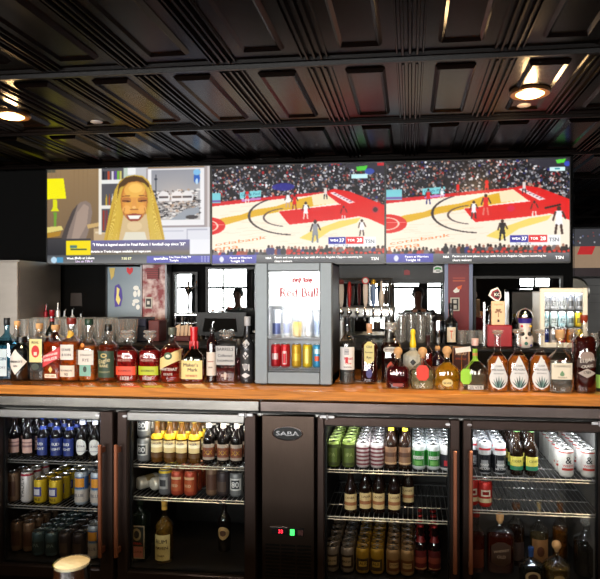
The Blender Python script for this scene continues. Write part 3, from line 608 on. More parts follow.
def cooler(name, label, ua, ub, bays, panel=None):
    mf = M_FAS2 if panel else M_FAS
    xa, xb = X_at(ua, YD), X_at(ub, YD); t = thing(name, label, 'cooler', ((xa+xb)/2, YD, 0), group='stainless back bar coolers'); x0 = (xa+xb)/2
    q = MB(); A, B = xa-x0, xb-x0; y1 = 3.48-YD
    q.box(A, B, .005, y1, ZI1+.02, ZTOP-.003, M_STEEL)                       # top box
    q.box(A, B, .03, y1, .08, ZI0-.01, M_STEELD); q.box(A, B, YI1-YD+.01, y1, ZI0-.01, ZI1+.02, M_STEELD)
    edges = sorted([A]+[X_at(b['o'][0], YD)-x0 for b in bays]+[X_at(b['o'][1], YD)-x0 for b in bays]+[B])
    q.build('cabinet_body', t)
    q = MB(); q.bbox(A, B, -.028, .006, ZI1+.045, ZTOP-.003, mf, .004); q.build('top_fascia', t)
    q = MB(); q.bbox(A, B, -.02, .006, ZI1+.034, ZI1+.0445, M_BLACK, .002); q.build('top_seam', t)
    q = MB(); q.box(A, B, .06, .1, .0, .08, M_BLACK); q.build('kick_plate', t)
    for n, b in enumerate(bays):
        ou0, ou1 = X_at(b['o'][0], YD)-x0, X_at(b['o'][1], YD)-x0; gu0, gu1 = X_at(b['g'][0], YD)-x0, X_at(b['g'][1], YD)-x0
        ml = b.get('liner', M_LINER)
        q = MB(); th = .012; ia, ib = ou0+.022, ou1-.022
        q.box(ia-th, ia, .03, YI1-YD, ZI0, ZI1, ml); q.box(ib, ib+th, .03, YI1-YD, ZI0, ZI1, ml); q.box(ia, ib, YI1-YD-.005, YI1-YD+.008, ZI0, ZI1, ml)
        q.box(ia, ib, .03, YI1-YD, ZI1, ZI1+.012, ml); q.box(ia, ib, .03, YI1-YD, ZI0-.012, ZI0, M_LINERSH)
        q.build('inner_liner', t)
        b['ix'] = (ia+x0, ib+x0)
        # door
        dz0, dz1 = .12, ZI1+.03; gz1 = ZI1-.012; gz0 = .175
        q = MB(); f = b.get('fm', M_DOORF); tf = b.get('tf', M_DOORF)
        q.bbox(ou0+.003, gu0, -.03, .018, dz0, dz1, f, .004); q.bbox(gu1, ou1-.003, -.03, .018, dz0, dz1, f, .004)
        q.bbox(gu0-.001, gu1+.001, -.03, .018, gz1, dz1, tf, .004); q.bbox(gu0-.001, gu1+.001, -.03, .018, dz0, gz0, f, .004)
        d = q.build('door', t)
        MB().box(gu0, gu1, -.012, -.008, gz0, gz1, M_PANE).build('glass_pane', d)
        q = MB(); g = .008
        for (a, c2, e, h_) in ((gu0, gu0+g, gz0, gz1), (gu1-g, gu1, gz0, gz1), (gu0+g, gu1-g, gz0, gz0+g), (gu0+g, gu1-g, gz1-g, gz1)): q.box(a, c2, .0, .02, e, h_, M_BLACK)
        q.build('gasket', d)
        hx = X_at(b['h'], YD-.03)-x0; hz1, hz0 = (Z_at(b['h'], 444, 2.69), Z_at(b['h'], 557, 2.69))
        if b['h'] > 400: hz1, hz0 = (Z_at(b['h'], 450, 2.69), Z_at(b['h'], 573, 2.69))
        q = MB(); q.bbox(hx-.0085, hx+.0085, -.075, -.06, hz0, hz1, M_COPPER, .003)
        for z in (hz1-.03, hz0+.03): q.box(hx-.007, hx+.007, -.062, -.028, z-.012, z+.012, M_COPPER)
        q.build('door_handle', d)
        q = MB(); q.loft([(-.003, .011, .006, 2), (.003, .011, .006, 2)], M_CHROME, 16)
        for i in range(len(q.v)): x, y, z = q.v[i]; q.v[i] = (x+(gu1 if n == 0 else gu0)-.01, -.0315+z, y+(dz1+gz1)/2)
        q.build('door_badge', d)
        hs = ou1-.05 if b['h'] in (119.8, 470) else ou0+.05
        q = MB(); q.bbox(hs-.035, hs+.035, -.036, -.018, dz1-.008, dz1+.008, M_CHROME, .002); q.lathe([(.0005, dz1-.012), (.006, dz1-.012), (.006, dz1+.012), (.0005, dz1+.012)], M_CHROME, 12, hs, -.034, cap=False); q.build('hinge', d)
        # shelves
        for z in b['s']:
            q = MB(); y0, y1_ = .045, .56; a, c2 = ia+.006, ib-.006
            for (y, zz) in ((y0, 0), (y0, -.012), (y1_, 0)): q.tube([(a, y, z+zz), (c2, y, z+zz)], .0028, M_WIRE, 6)
            for x in (a, c2): q.tube([(x, y0, z), (x, y1_, z)], .0028, M_WIRE, 6)
            for yy in (.22, .4): q.tube([(a, yy, z-.004), (c2, yy, z-.004)], .0025, M_WIRE, 6)
            nw = int((c2-a)/.0225)
            for k in range(1, nw): x = a+(c2-a)*k/nw; q.tube([(x, y0-.001, z-.011), (x, y0, z+.0015), (x, y1_, z+.0015)], .0016, M_WIRE, 5)
            q.build('wire_shelf', t)
        for (x, s) in ((ia, 1), (ib, -1)):
            q = MB(); q.box(x, x+s*.004, .06, .08, ZI0+.02, ZI1-.02, M_STEEL)
            q.build('shelf_rail', t)
        MB().box(ia+.05, ib-.05, .042, .06, ZI1-.012, ZI1-.001, mat('led_strip', (235, 240, 255), .4, emit=4*b['lamp'])).build('light_strip', t)
        area('cooler_lamp', (x0+(ia+ib)/2, YD+.07, ZI1-.016), (math.radians(22), 0, 0), (ib-ia)*.9, .02, b['lamp']*b.get('pw', 1), b.get('lc', (.95, .97, 1)))
    if panel:
        pa, pb = X_at(panel[0], YD)-x0, X_at(panel[1], YD)-x0
        q = MB(); q.bbox(pa, pb, -.022, .03, .12, ZI1+.03, M_STEELD, .005); p = q.build('compressor_panel', t)
        um = (panel[0]+panel[1])/2; kk = zc_of(um, YD-.022)/F; xc = X_at(um, YD-.022)-x0; Y = YD-.022
        def Q(u, v): return (xc+(u-um)*kk, CAMZ-(v-CV)*kk)
        lx, lz = Q(287.5, 433.3)
        q = MB()
        for (rx, rz, d0, m) in ((15.6*kk, 7.2*kk, -.0245, M_CHROME), (14.5*kk, 6.2*kk, -.0262, M_BLACK)):
            n0 = len(q.v); q.loft([(0, rx, rz, 2), (.003, rx, rz, 2)], m, 40)
            for i in range(n0, len(q.v)): x, y, z = q.v[i]; q.v[i] = (lx+x, d0+z-.001, lz+y)
        text(q, 'SABA', lx, lz, 23*kk, -.0275, M_ALU, bold=.001, height=4.4*kk); q.build('oval_badge', p)
        q = MB(); a, b_ = Q(271.5, 534.5), Q(287.5, 528.5); q.box(a[0], b_[0], -.026, -.022, a[1], b_[1], M_BLACK)
        sx, sz = Q(280.5, 531.5); text(q, '33', sx, sz, 4.4*kk, -.0265, glow('red_digits', (255, 40, 60), 3), bold=.0008, height=3.6*kk)
        a, b_ = Q(270, 527.9), Q(288, 527.2); q.box(a[0], b_[0], -.027, -.022, a[1], b_[1], M_ALU); q.build('temperature_display', p)
        q = MB(); a, b_ = Q(289.5, 535.5), Q(304, 527.5); q.box(a[0], b_[0], -.025, -.022, a[1], b_[1], M_BLACK)
        a, b_ = Q(290.3, 534.8), Q(294.8, 528.8); q.bbox(a[0], b_[0], -.03, -.024, a[1], b_[1], glow('green_switch', (70, 235, 110), 1.2), .001)
        a, b_ = Q(298, 534.5), Q(303.5, 529.3); q.box(a[0], b_[0], -.028, -.024, a[1], b_[1], col((60, 26, 24))); q.build('power_switch', p)
        q = MB()
        for side in (0, 1, 2):
            u0, u1 = 265+side*16, 279.5+side*16
            for i in range(13):
                a, b_ = Q(u0, 546.5+i*3.5), Q(u1, 544.6+i*3.5)
                if a[1] < .14: continue
                q.box(a[0], b_[0], -.0232, -.0215, a[1], b_[1], M_BLACKM)
        q.build('vent_louvre', p)
    return t
BAY[0].update(tf=M_STEEL, liner=M_LINERSH, pw=3, lc=(.8, .88, 1)); BAY[1].update(tf=M_STEEL, pw=1.9, lc=(1, .93, .8), liner=M_LINERSH); BAY[2].update(pw=1.4, liner=M_LINERSH); BAY[3].update(pw=1.25)  # first two doors: brighter reflection on the top rails put in as paler metal
cooler('bar_cooler', 'steel back bar cooler with blue-labelled and golden bottles behind its two glass doors', -70, 260.6, BAY[:2])
cooler('bar_cooler', 'steel back bar cooler with an oval badge, vent panel and two glass doors of cans', 261.4, 625, BAY[2:], (262.5, 315.5))

# ------------------------------------------------------------------ cans and beer bottles
ORD = ['first', 'second', 'third', 'fourth', 'fifth', 'sixth', 'seventh', 'eighth']
def tint(rgb, r=.35, me=.35): return mat('tin_%d_%d_%d' % rgb, rgb, r, me, .04)
def ysurf_round(r): return lambda x, z: -math.sqrt(max(r*r-x*x, 1e-8))-.0006
def band(q, r, z0, z1, m, half=PI, eps=.0005, n=18, zf=None):
    vs = []; fs = []
    for k in range(n+1):
        a = -half+2*half*k/n; f = (k/n*2-1)
        za, zb = (z0, z1) if zf is None else zf(f)
        for z in (za, zb): vs.append(((r+eps)*math.sin(a), -(r+eps)*math.cos(a), z))
    for k in range(n): fs.append((2*k, 2*k+2, 2*k+3, 2*k+1))
    q.add(vs, fs, m)
CAN_N = [0]
def make_can(body, deco, txts, h=.122, r=.0325, lid=None, label='', group='', cat='can', name='beer_can'):
    t = thing(name, label, cat, group=group)
    q = MB(); q.lathe([(r*.72, 0), (r*.8, .001), (r*.97, .009), (r, .014), (r, h-.016), (r*.97, h-.011), (r*.83, h-.0035)], tint(body), 22); q.build('can_body', t)
    q = MB(); q.lathe([(r*.84, h-.0035), (r*.85, h), (r*.80, h), (r*.78, h-.004), (.001, h-.004)], lid or M_ALU, 20, cap=False); q.box(-.007, .007, -.012, .006, h-.0042, h-.0025, M_ALU); q.build('lid', t)
    q = MB()
    for d in deco: band(q, r, d[0]*h, d[1]*h, tint(d[2]), d[3] if len(d) > 3 else PI, .0004+.0002*(deco.index(d)))
    for (s, z, wd, rgb) in txts: text(q, s, 0, z*h, wd*r*2, 0, tint(rgb), ysurf=lambda x, zz: -math.sqrt(max((r+.0016)**2-x*x, 1e-8)), bold=.0004)
    if q.v: q.build('printed_sleeve', t)
    note_kids(t); return t
def make_beer(glassrgb, lab, labz, txts, cap, h=.205, r=.0295, neckfoil=None, shape=0, label='', group=''):
    t = thing('beer_bottle', label, 'beer bottle', group=group); g = mat('brown_bottle_%d_%d_%d' % glassrgb, glassrgb, .08, 0, .1, coat=.5)
    pr = [(r*.9, 0), (r, .005), (r, h*.56), (r*.93, h*.62), (r*.62, h*.70), (r*.46, h*.78), (r*.42, h*.93), (r*.48, h*.935), (r*.48, h*.955)]
    MB().lathe(pr, g, 20).build('bottle_glass', t)
    MB().lathe([(r*.53, h*.957), (r*.53, h*.965), (r*.47, h*.995), (.001, h)], tint(cap, .3, .6), 16, cap=False).build('crown_cap', t)
    q = MB()
    if shape == 1: band(q, r, 0, 0, tint(lab, .5, 0), 1.0, zf=lambda f: (h*(labz[0]+labz[1])/2-h*(labz[1]-labz[0])/2*math.sqrt(max(0, 1-f*f)), h*(labz[0]+labz[1])/2+h*(labz[1]-labz[0])/2*math.sqrt(max(0, 1-f*f))))
    else: band(q, r, labz[0]*h, labz[1]*h, tint(lab, .5, 0), 1.3)
    for (s, z, wd, rgb) in txts:
        if s[0] == '#': band(q, r, z*h, (z+wd)*h, tint(rgb, .5, 0), 1.3, .0009)
        else: text(q, s, 0, z*h, wd*r*2, 0, tint(rgb), ysurf=lambda x, zz: -math.sqrt(max((r+.0016)**2-x*x, 1e-8)), bold=.0004)
    q.build('paper_label', t)
    if neckfoil:
        q = MB()
        for (a, b, rgb) in neckfoil:
            rr_ = lambda f: np.interp(f*h, [p[1] for p in pr], [p[0] for p in pr])+.0005
            n = 4; q.lathe([(float(rr_(a+(b-a)*i/n)), h*(a+(b-a)*i/n)) for i in range(n+1)], tint(rgb, .4, .2), 18, cap=False)
        q.build('neck_label', t)
    note_kids(t); return t
DOOR = ['first glass door', 'second glass door', 'third glass door', 'fourth glass door']
def fill(proto, desc, bay, tier, u, n, zz, colw, pitch=.068, y0=2.845, first=1):
    """one file of n copies running back from the shelf edge"""
    X = X_at(u, y0); shelf = ['top shelf', 'middle shelf', 'bottom']
    for k in range(n):
        y = y0+k*pitch
        o = ['front', '2nd', '3rd', '4th', '5th', '6th', '7th', '8th'][k]
        lab = '%s, %s in %s, %s, %s' % (desc, 'at the front' if k == 0 else ORD[k]+' back', colw, shelf[tier], DOOR[bay])
        dup(proto, (X+R.uniform(-.0012, .0012), y, zz), lab, R.uniform(-.25, .25))
    return
def sh(b, t): return BAY[b]['s'][t]+.0035 if t < 2 else ZI0+.001
PROTOS = []
def P_(p): PROTOS.append(p); return p
W_ = (240, 240, 240); K_ = (20, 20, 22)
# third door, top shelf
lime = P_(make_can((104, 122, 52), [(.08, .88, (62, 70, 34), 1.5), (.2, .75, (92, 108, 50), .8)], [('IPA', .5, .5, (150, 160, 100))], lid=tint((186, 204, 130), .3, .6), group='lime green beer cans'))
stripe = P_(make_can((196, 186, 186), [(z, z+.075, (120, 62, 70), 2.2) for z in (.12, .27, .42, .57, .72)], [], group='striped beer cans'))
hein = P_(make_can((196, 202, 204), [(.16, .74, (44, 128, 50)), (.42, .54, (226, 228, 226), .8), (.2, .36, (110, 170, 90), .6)], [('LIGHT', .48, .5, (40, 90, 40))], group='green and silver beer cans'))
whitk = P_(make_can((216, 216, 218), [(.12, .62, (40, 40, 48), 1.7), (.2, .4, (180, 40, 50), .6)], [], group='white and black beer cans'))
yelcap = P_(make_beer((30, 17, 10), (132, 98, 74), (.1, .5), [('#', .28, .1, (84, 54, 38)), ('#', .12, .03, (190, 160, 120))], (212, 200, 40), neckfoil=[(.86, .95, (206, 196, 40))], group='yellow-capped brown bottles'))
for (u, c_) in ((334, 'outer file'), (348.6, 'inner file')): fill(lime, 'lime green beer can', 2, 0, u, 6, sh(2, 0), c_)
for (u, c_) in ((363, 'file by lime cans'), (377, 'file by bottles')): fill(stripe, 'striped beer can', 2, 0, u, 6, sh(2, 0), c_)
for (u, c_) in ((391, 'file by striped cans'), (405, 'file by green cans')): fill(yelcap, 'yellow-capped bottle', 2, 0, u, 5, sh(2, 0), c_)
for (u, c_) in ((419, 'file by the bottles'), (433, 'file by white cans')): fill(hein, 'green-banded can', 2, 0, u, 6, sh(2, 0), c_)
fill(whitk, 'white and black can', 2, 0, 446.5, 6, sh(2, 0), 'single file')
# third door, middle shelf
cream = P_(make_beer((22, 12, 8), (202, 178, 128), (.1, .46), [('#', .2, .08, (150, 96, 60)), ('LAGER', .38, .7, (90, 50, 30))], (60, 50, 40), group='cream-labelled brown bottles'))
for u, n, c_ in ((350.5, 1, 'lone file'), (365, 2, 'second file'), (379, 2, 'third file'), (394, 2, 'fourth file')): fill(cream, 'cream-labelled bottle', 2, 1, u, n, sh(2, 1), c_, y0=2.87 if u > 351 else 2.845)
dup(cream, (X_at(408, 2.98), 2.98, sh(2, 1)), 'cream-labelled bottle set back alone from the others, middle shelf, third glass door')
# third door, bottom
silc = P_(make_can((126, 114, 104), [(.2, .7, (52, 40, 36), 1.1), (.3, .62, (170, 150, 120), .7)], [('BREW', .46, .62, (40, 24, 20))], group='brown and tan beer cans'))
gold = P_(make_can((160, 124, 34), [(.15, .6, (60, 44, 24), 1.0), (.3, .5, (200, 166, 70), .6)], [('ALE', .42, .5, (40, 24, 16))], group='golden beer cans'))
tan = P_(make_can((150, 118, 78), [(.18, .6, (104, 60, 34), 1.1), (.3, .5, (190, 160, 110), .7)], [('STOUT', .42, .6, (60, 30, 20))], group='copper-coloured beer cans'))
for p, us, d in ((silc, (332, 347.3), 'brown and tan can'), (gold, (362.5, 377), 'golden can'), (tan, (393, 407.5), 'copper-coloured can')):
    for i, u in enumerate(us): fill(p, d, 2, 2, u, 6, ZI0+.001 if False else ZI0+.012, ['outer file', 'inner file'][i])
redb = P_(make_beer((20, 8, 8), (92, 22, 26), (.1, .5), [('#', .24, .12, (150, 70, 60)), ('#', .12, .02, (190, 150, 110))], (150, 30, 30), h=.225, neckfoil=[(.66, .78, (110, 20, 24))], group='red-labelled dark bottles'))
for u, c_ in ((420.5, 'outer file'), (434.5, 'inner file')): fill(redb, 'red-labelled dark bottle', 2, 2, u, 4, ZI0+.012, c_, y0=2.87)
# fourth door
blk = P_(make_can((190, 192, 196), [(.06, .6, (26, 28, 34)), (.6, .72, (206, 208, 210)), (.74, .8, (200, 50, 60), 1.0), (.2, .44, (150, 152, 156), .55)], [('HARD', .3, .62, (236, 236, 236)), ('SELTZER', .18, .8, (236, 236, 236))], h=.15, r=.0295, group='tall black and silver cans'))
for i, u in enumerate((484.5, 499.5)): fill(blk, 'tall black and silver can', 3, 0, u, 7, sh(3, 0), ['outer file', 'inner file'][i], pitch=.063)
dup(blk, (X_at(472.5, 2.93), 2.93, sh(3, 0)), 'tall black and silver can half hidden by the door frame, top shelf, fourth glass door')
dup(blk, (X_at(472.5, 2.93), 2.995, sh(3, 0)), 'tall black and silver can behind the half hidden one, top shelf, fourth glass door')
yg = P_(make_beer((24, 14, 8), (206, 196, 90), (.12, .42), [('#', .12, .09, (30, 110, 80)), ('CIDER', .32, .7, (40, 60, 30))], (60, 90, 50), group='yellow and green labelled bottles'))
for i, u in enumerate((516.5, 531)): fill(yg, 'yellow-green labelled bottle', 3, 0, u, 7, sh(3, 0), ['outer file', 'inner file'][i], pitch=.064)
wr = P_(make_can((214, 212, 208), [(.25, .33, (190, 70, 60), .9), (.86, .9, (190, 60, 50))], [('&', .62, .42, (40, 36, 40)), ('WHITE', .42, .75, (190, 60, 56)), ('CLAW', .3, .7, (190, 60, 56))], h=.128, group='white and red cans'))
for i, (u, y0) in enumerate(((566, 2.84), (588, 2.845))): fill(wr, 'white can with red lettering', 3, 0, u, 7, sh(3, 0), ['outer file', 'inner file'][i], y0=y0)
redc = P_(make_can((170, 40, 34), [(.18, .34, (206, 190, 150)), (.42, .66, (214, 200, 180), .7), (.48, .6, (150, 30, 30), .45)], [], group='red cans'))
dup(redc, (X_at(485, 2.845), 2.845, sh(3, 1)), 'red can with a cream emblem standing alone, middle shelf, fourth glass door')
dup(redc, (X_at(471.8, 2.86), 2.86, sh(3, 1)), 'red can half hidden by the handle, middle shelf, fourth glass door')
# first door
pink = P_(make_beer((12, 9, 10), (176, 142, 134), (.12, .46), [('#', .26, .05, (110, 80, 84)), ('#', .36, .03, (110, 80, 84))], (50, 40, 44), group='pale pink labelled bottles'))
blue = P_(make_beer((12, 10, 14), (20, 38, 104), (.08, .5), [('BUD', .36, .6, W_), ('LIGHT', .24, .75, W_)], (40, 80, 190), neckfoil=[(.70, .78, (30, 50, 120))], group='blue-labelled bottles'))
oval = P_(make_beer((14, 10, 10), (208, 208, 206), (.12, .5), [('ULTRA', .33, .7, (70, 50, 90)), ('#', .2, .02, (150, 150, 160))], (190, 190, 196), neckfoil=[(.84, .95, (200, 200, 204))], shape=1, group='bottles with oval white labels'))
for i, u in enumerate((15, 29)): fill(pink, 'pale pink labelled bottle', 0, 0, u, 3, sh(0, 0), ['outer file', 'inner file'][i])
for i, u in enumerate((43.5, 57, 70)): fill(blue, 'blue-labelled bottle', 0, 0, u, 4, sh(0, 0), ['file by pink labels', 'middle file', 'file by oval labels'][i])
for i, u in enumerate((82.5, 95.5)): fill(oval, 'bottle with oval white label', 0, 0, u, 4, sh(0, 0), ['outer file', 'inner file'][i])
brn = P_(make_can((112, 88, 70), [(.2, .7, (86, 60, 50), .9)], [], h=.15, r=.0295, group='tall brown cans'))
truly = P_(make_can((186, 182, 182), [(.86, .93, (150, 40, 60))], [], h=.156, r=.0295, group='white cans with upright lettering'))
tq = MB()
vs, fs, Wt, Ht_ = text_geo('TRULY'); kx = .105/Wt
tq.add([(-b*kx*.62-.002, -math.sqrt(max(.0311**2-(b*kx*.62+.002)**2, 1e-8)), .078+a*kx) for a, b in vs], fs, tint(K_)); o = tq.build('upright_lettering', truly, smooth=False); KIDS[truly.name].append(o)
yel = P_(make_can((176, 150, 30), [(.3, .68, (60, 60, 130), .75), (.36, .6, (190, 190, 200), .5), (.88, .94, (190, 160, 40))], [('PALE', .18, .6, (60, 50, 30))], group='yellow beer cans'))
tallb = P_(make_can((150, 160, 172), [(.48, .84, (60, 92, 140)), (.54, .8, (206, 140, 50), .8), (.1, .45, (190, 182, 176), 1.6)], [('BLUE', .3, .7, (90, 90, 110))], h=.168, r=.0325, group='tall blue and orange cans'))
fill(brn, 'tall brown can', 0, 1, 14, 3, sh(0, 1), 'single file'); fill(truly, 'white can with upright lettering', 0, 1, 27.5, 3, sh(0, 1), 'single file')
for i, u in enumerate((41, 56)): fill(yel, 'yellow can with blue crest', 0, 1, u, 4, sh(0, 1), ['outer file', 'inner file'][i])
for i, u in enumerate((81.5, 97.5)): fill(tallb, 'tall blue and orange can', 0, 1, u, 3, sh(0, 1), ['outer file', 'inner file'][i])
teal = P_(make_can((62, 84, 92), [(.15, .6, (40, 56, 64), 1.2)], [('IPA', .45, .5, (120, 140, 140))], group='dark teal cans'))
dk = P_(make_can((52, 44, 46), [(.2, .6, (80, 66, 60), .8)], [], group='near-black cans'))
for i, u in enumerate((17, 27.5)): fill(brn, 'tall brown can', 0, 2, u+i*2, 4, ZI0+.012, ['outer file', 'inner file'][i], y0=2.88)
for i, u in enumerate((39, 52)): fill(teal, 'dark teal can', 0, 2, u, 5, ZI0+.012, ['outer file', 'inner file'][i])
for i, u in enumerate((66, 79.5)): fill(dk, 'near-black can', 0, 2, u, 5, ZI0+.012, ['outer file', 'inner file'][i])
fill(tallb, 'tall blue and orange can', 0, 2, 95, 3, ZI0+.012, 'single file')
# second door
grey = P_(make_can((120, 122, 124), [(.28, .76, (214, 214, 212), .95), (.34, .7, (70, 72, 76), .65)], [('80', .52, .55, W_)], h=.118, group='grey cans with round white badge'))
for k in range(3):
    for lv in (0, 1):
        dup(grey, (X_at(144, 2.845), 2.845+k*.068, sh(1, 0)+lv*.1195), 'grey can with round badge, %s, %s layer, top shelf, second glass door' % (['at the front', 'second back', 'third back'][k], ['lower', 'upper'][lv]))
coron = P_(make_beer((84, 52, 14), (216, 194, 140), (.24, .52), [('#', .36, .08, (246, 236, 200)), ('LAGER', .46, .75, (60, 50, 90)), ('#', .12, .1, (90, 60, 30))], (206, 190, 90), neckfoil=[(.56, .68, (222, 180, 34))], group='golden bottles with yellow shoulders'))
for i, u in enumerate((157.5, 169.8, 182.2, 194.6)): fill(coron, 'golden bottle', 1, 0, u, 5, sh(1, 0), ['outer file by grey cans', 'second file', 'third file', 'inner file by dark bottles'][i], pitch=.066)
dose = P_(make_beer((14, 10, 10), (150, 136, 124), (.1, .46), [('#', .16, .22, (110, 60, 40)), ('XX', .27, .7, (180, 140, 60))], (190, 180, 160), h=.212, neckfoil=[(.82, .93, (190, 184, 176))], group='dark bottles with silver necks'))
for i, u in enumerate((209, 223.3, 236.5)): fill(dose, 'dark silver-necked bottle', 1, 0, u, 5, sh(1, 0), ['outer file', 'middle file', 'inner file'][i], pitch=.066)
lying = P_(make_can((196, 192, 180), [(.3, .7, (150, 130, 90), 1.2)], [], lid=tint((60, 50, 46), .4, .3), group='cans lying on their sides'))
for i, u in enumerate((137.5, 152)):
    o = dup(lying, (X_at(u, 2.87), 2.87, sh(1, 1)+.034), 'pale can lying on its side, %s, middle shelf, second glass door' % ['against the door frame', 'beside the yellow-lidded can'][i]); o.rotation_euler = (-PI/2, 0, -.55)
gy = P_(make_can((92, 92, 96), [(.84, .93, (210, 180, 50)), (.25, .7, (150, 150, 150), .8), (.35, .6, (60, 60, 64), .5)], [], h=.128, lid=tint((214, 186, 50), .4, .4), group='grey cans with yellow lids'))
fill(gy, 'grey can with yellow lid', 1, 1, 165.5, 3, sh(1, 1), 'single file')
rd = P_(make_can((150, 60, 40), [(.2, .62, (170, 84, 50), 1.0), (.66, .76, (190, 150, 110), 1.0)], [('RED', .42, .5, (220, 190, 150))], lid=tint((190, 120, 90), .3, .5), group='rust red cans'))
for i, u in enumerate((178, 191)): fill(rd, 'rust red can', 1, 1, u, 4, sh(1, 1), ['outer file', 'inner file'][i])
for i, (u, p, d) in enumerate(((212, brn, 'tall brown can'), (223.5, dk, 'near-black can'), (236.5, grey, 'grey can with round badge'))): fill(p, d, 1, 1, u, 3, sh(1, 1), ['file by red cans', 'lone file', 'edge file'][i], y0=2.86)
# prototypes leave the scene (only their copies are shown)
for p in PROTOS:
    for ch in list(p.children): bpy.data.objects.remove(ch)
    bpy.data.objects.remove(p)

# ------------------------------------------------------------------ bottles on the worktop
def shape(bt, st, nr, nt_=.9, n=2, d=1.0, foot=.94, lip=1.15, belly=0):
    """outline in units of height and half width: body to bt, shoulder to st, neck radius nr"""
    r = [(0, foot*.95, n), (.012, foot, n), (.04, 1-.02*bool(belly), n)]
    if belly: r += [(bt*f, 1-belly*(abs(f-.45)*1.6)**2, n) for f in (.2, .4, .6, .8)]
    r += [(bt, 1-belly*.6, n)]
    for f in (.2, .4, .6, .8, 1):
        z = bt+(st-bt)*f; k = (1+math.cos(PI*f))/2; r.append((z, nr+((1-belly*.6)-nr)*(k**.8), 2+(n-2)*(1-f)))
    r += [(nt_-.03, nr*.97, 2), (nt_-.028, nr*lip, 2), (nt_, nr*lip, 2)]
    return [(z, x, d if False else (1 if i > 99 else 1), q) for i, (z, x, q) in enumerate(r)], d
def bottle(name, label, u, v, hp, wp, sh_, glassm=None, liq=None, fill_=.5, cap=('cork', .86), labels=(), texts=(), cat='bottle', group=None, plane=1.05, rz=0, extra=None):
    X, Y, zc = on_plane(u, v, plane); hh = hp*zc/F; hw = wp*zc/F/2
    rings_, dp = sh_; t = thing(name, label, cat, (X, Y, plane+.0005), rz, group)
    def dep(z, x): return hw*x*(dp if x > .55 else dp+(1-dp)*(.55-x)/.55*1.0 if dp < 1 else 1)
    rings = [(z*hh, hw*x, dep(z, x), n) for z, x, _, n in rings_]
    zs = np.array([r[0] for r in rings]); rx = np.array([r[1] for r in rings]); ry = np.array([r[2] for r in rings]); nn = np.array([r[3] for r in rings])
    gm = glassm or M_CLEAR
    MB().loft(rings, gm, 28).build('glass_body', t)
    def ys(x, z, e=.0009):
        a, b, n = np.interp(z, zs, rx), np.interp(z, zs, ry), np.interp(z, zs, nn)
        return -(b*(1-min(abs(x)/max(a, 1e-5), .999)**n)**(1/n))-e
    if liq:
        top = fill_*hh; q = [(z, a*.93, b*.93, n) for z, a, b, n in rings if .01*hh < z < top]
        a, b, n = np.interp(top, zs, rx), np.interp(top, zs, ry), np.interp(top, zs, nn); q.append((top, a*.93, b*.93, n))
        MB().loft(q, liquid(liq), 24).build('liquid', t)
    lb = MB()
    for i, (z0, z1, wf, kind, rgb) in enumerate(labels):
        N = 14; vs = []; fs = []; M2 = 14
        for r in range(N+1):
            f = r/N; z = (z0+(z1-z0)*f)*hh; g = 2*f-1
            k = {'rect': 1, 'ell': math.sqrt(max(0, 1-g*g)), 'dia': 1-abs(g)**1.15, 'tear': (math.sqrt(max(0, 1-((f-.36)/.36)**2)) if f < .36 else max(0, 1-((f-.36)/.64)**1.25)), 'oct': min(1, (1-abs(g))*2.2+.35), 'slant': 1}[kind]
            aw = np.interp(z, zs, rx)*.97
            for c_ in range(M2+1):
                s = -1+2*c_/M2; x = s*min(wf*hw*k, aw)
                zz = z+(x/hw*.10*hh if kind == 'slant' else 0); vs.append((x, ys(x, zz, .0008+.0004*i), zz))
        for r in range(N):
            for c_ in range(M2): o = r*(M2+1)+c_; fs.append((o, o+1, o+M2+2, o+M2+1))
        lb.add(vs, fs, col(rgb, .55))
    for (s, x, z, wd, rgb, *sl) in texts:
        hgt = sl[1]*hh if len(sl) > 1 else None
        text(lb, s, x*hw, z*hh, wd*hw*2, 0, col(rgb, .5), slope=sl[0] if sl else 0, bold=.0007, ysurf=lambda a, b: ys(a, b, .0026), height=hgt)
    if lb.v: lb.build('label', t)
    kind, z0 = cap[0], cap[1]; nr = float(np.interp(z0*hh*.98, zs, rx)); q = MB(); zt = hh
    if kind == 'cork': q.lathe([(nr*.8, z0*hh-.012), (nr*.85, z0*hh), (nr*1.15, z0*hh+.0005), (nr*1.2, zt-.003), (nr*1.05, zt), (.0005, zt)], M_CORK, 18, cap=False); q.build('cork_stopper', t)
    elif kind == 'ball':
        rb = (zt-z0*hh)/2; q.lathe([(nr*.8, z0*hh-.01)]+[(max(.0005, rb*math.sin(a)), z0*hh+rb-rb*math.cos(a)) for a in [PI*k/10 for k in range(2, 11)]], M_CORK, 20, cap=False); q.build('ball_cork', t)
    elif kind == 'cap': m = col(cap[2], .35); q.lathe([(nr*1.12, z0*hh), (nr*1.2, z0*hh+.002), (nr*1.2, zt-.002), (nr*1.1, zt), (.0005, zt)], m, 20, cap=False); q.build('screw_cap', t)
    elif kind == 'foil': m = col(cap[2], .3); q.lathe([(float(np.interp(z0*hh, zs, rx))*1.06, z0*hh), (float(np.interp((z0*.5+.45)*hh, zs, rx))*1.08, (z0*.5+.45)*hh), (nr*1.12, zt*.93), (nr*1.22, zt*.935), (nr*1.2, zt), (.0005, zt)], m, 20, cap=False); q.build('neck_foil', t)
    elif kind == 'crystal':
        q.lathe([(nr*.8, z0*hh-.01), (nr*.9, z0*hh), (nr*1.5, z0*hh+.004), (nr*1.7, z0*hh+(zt-z0*hh)*.35), (nr*.9, z0*hh+(zt-z0*hh)*.5), (nr*1.6, z0*hh+(zt-z0*hh)*.7), (nr*1.5, zt-.003), (.0005, zt)], M_CRYS, 14, cap=False); q.build('glass_stopper', t)
    elif kind == 'pourer':
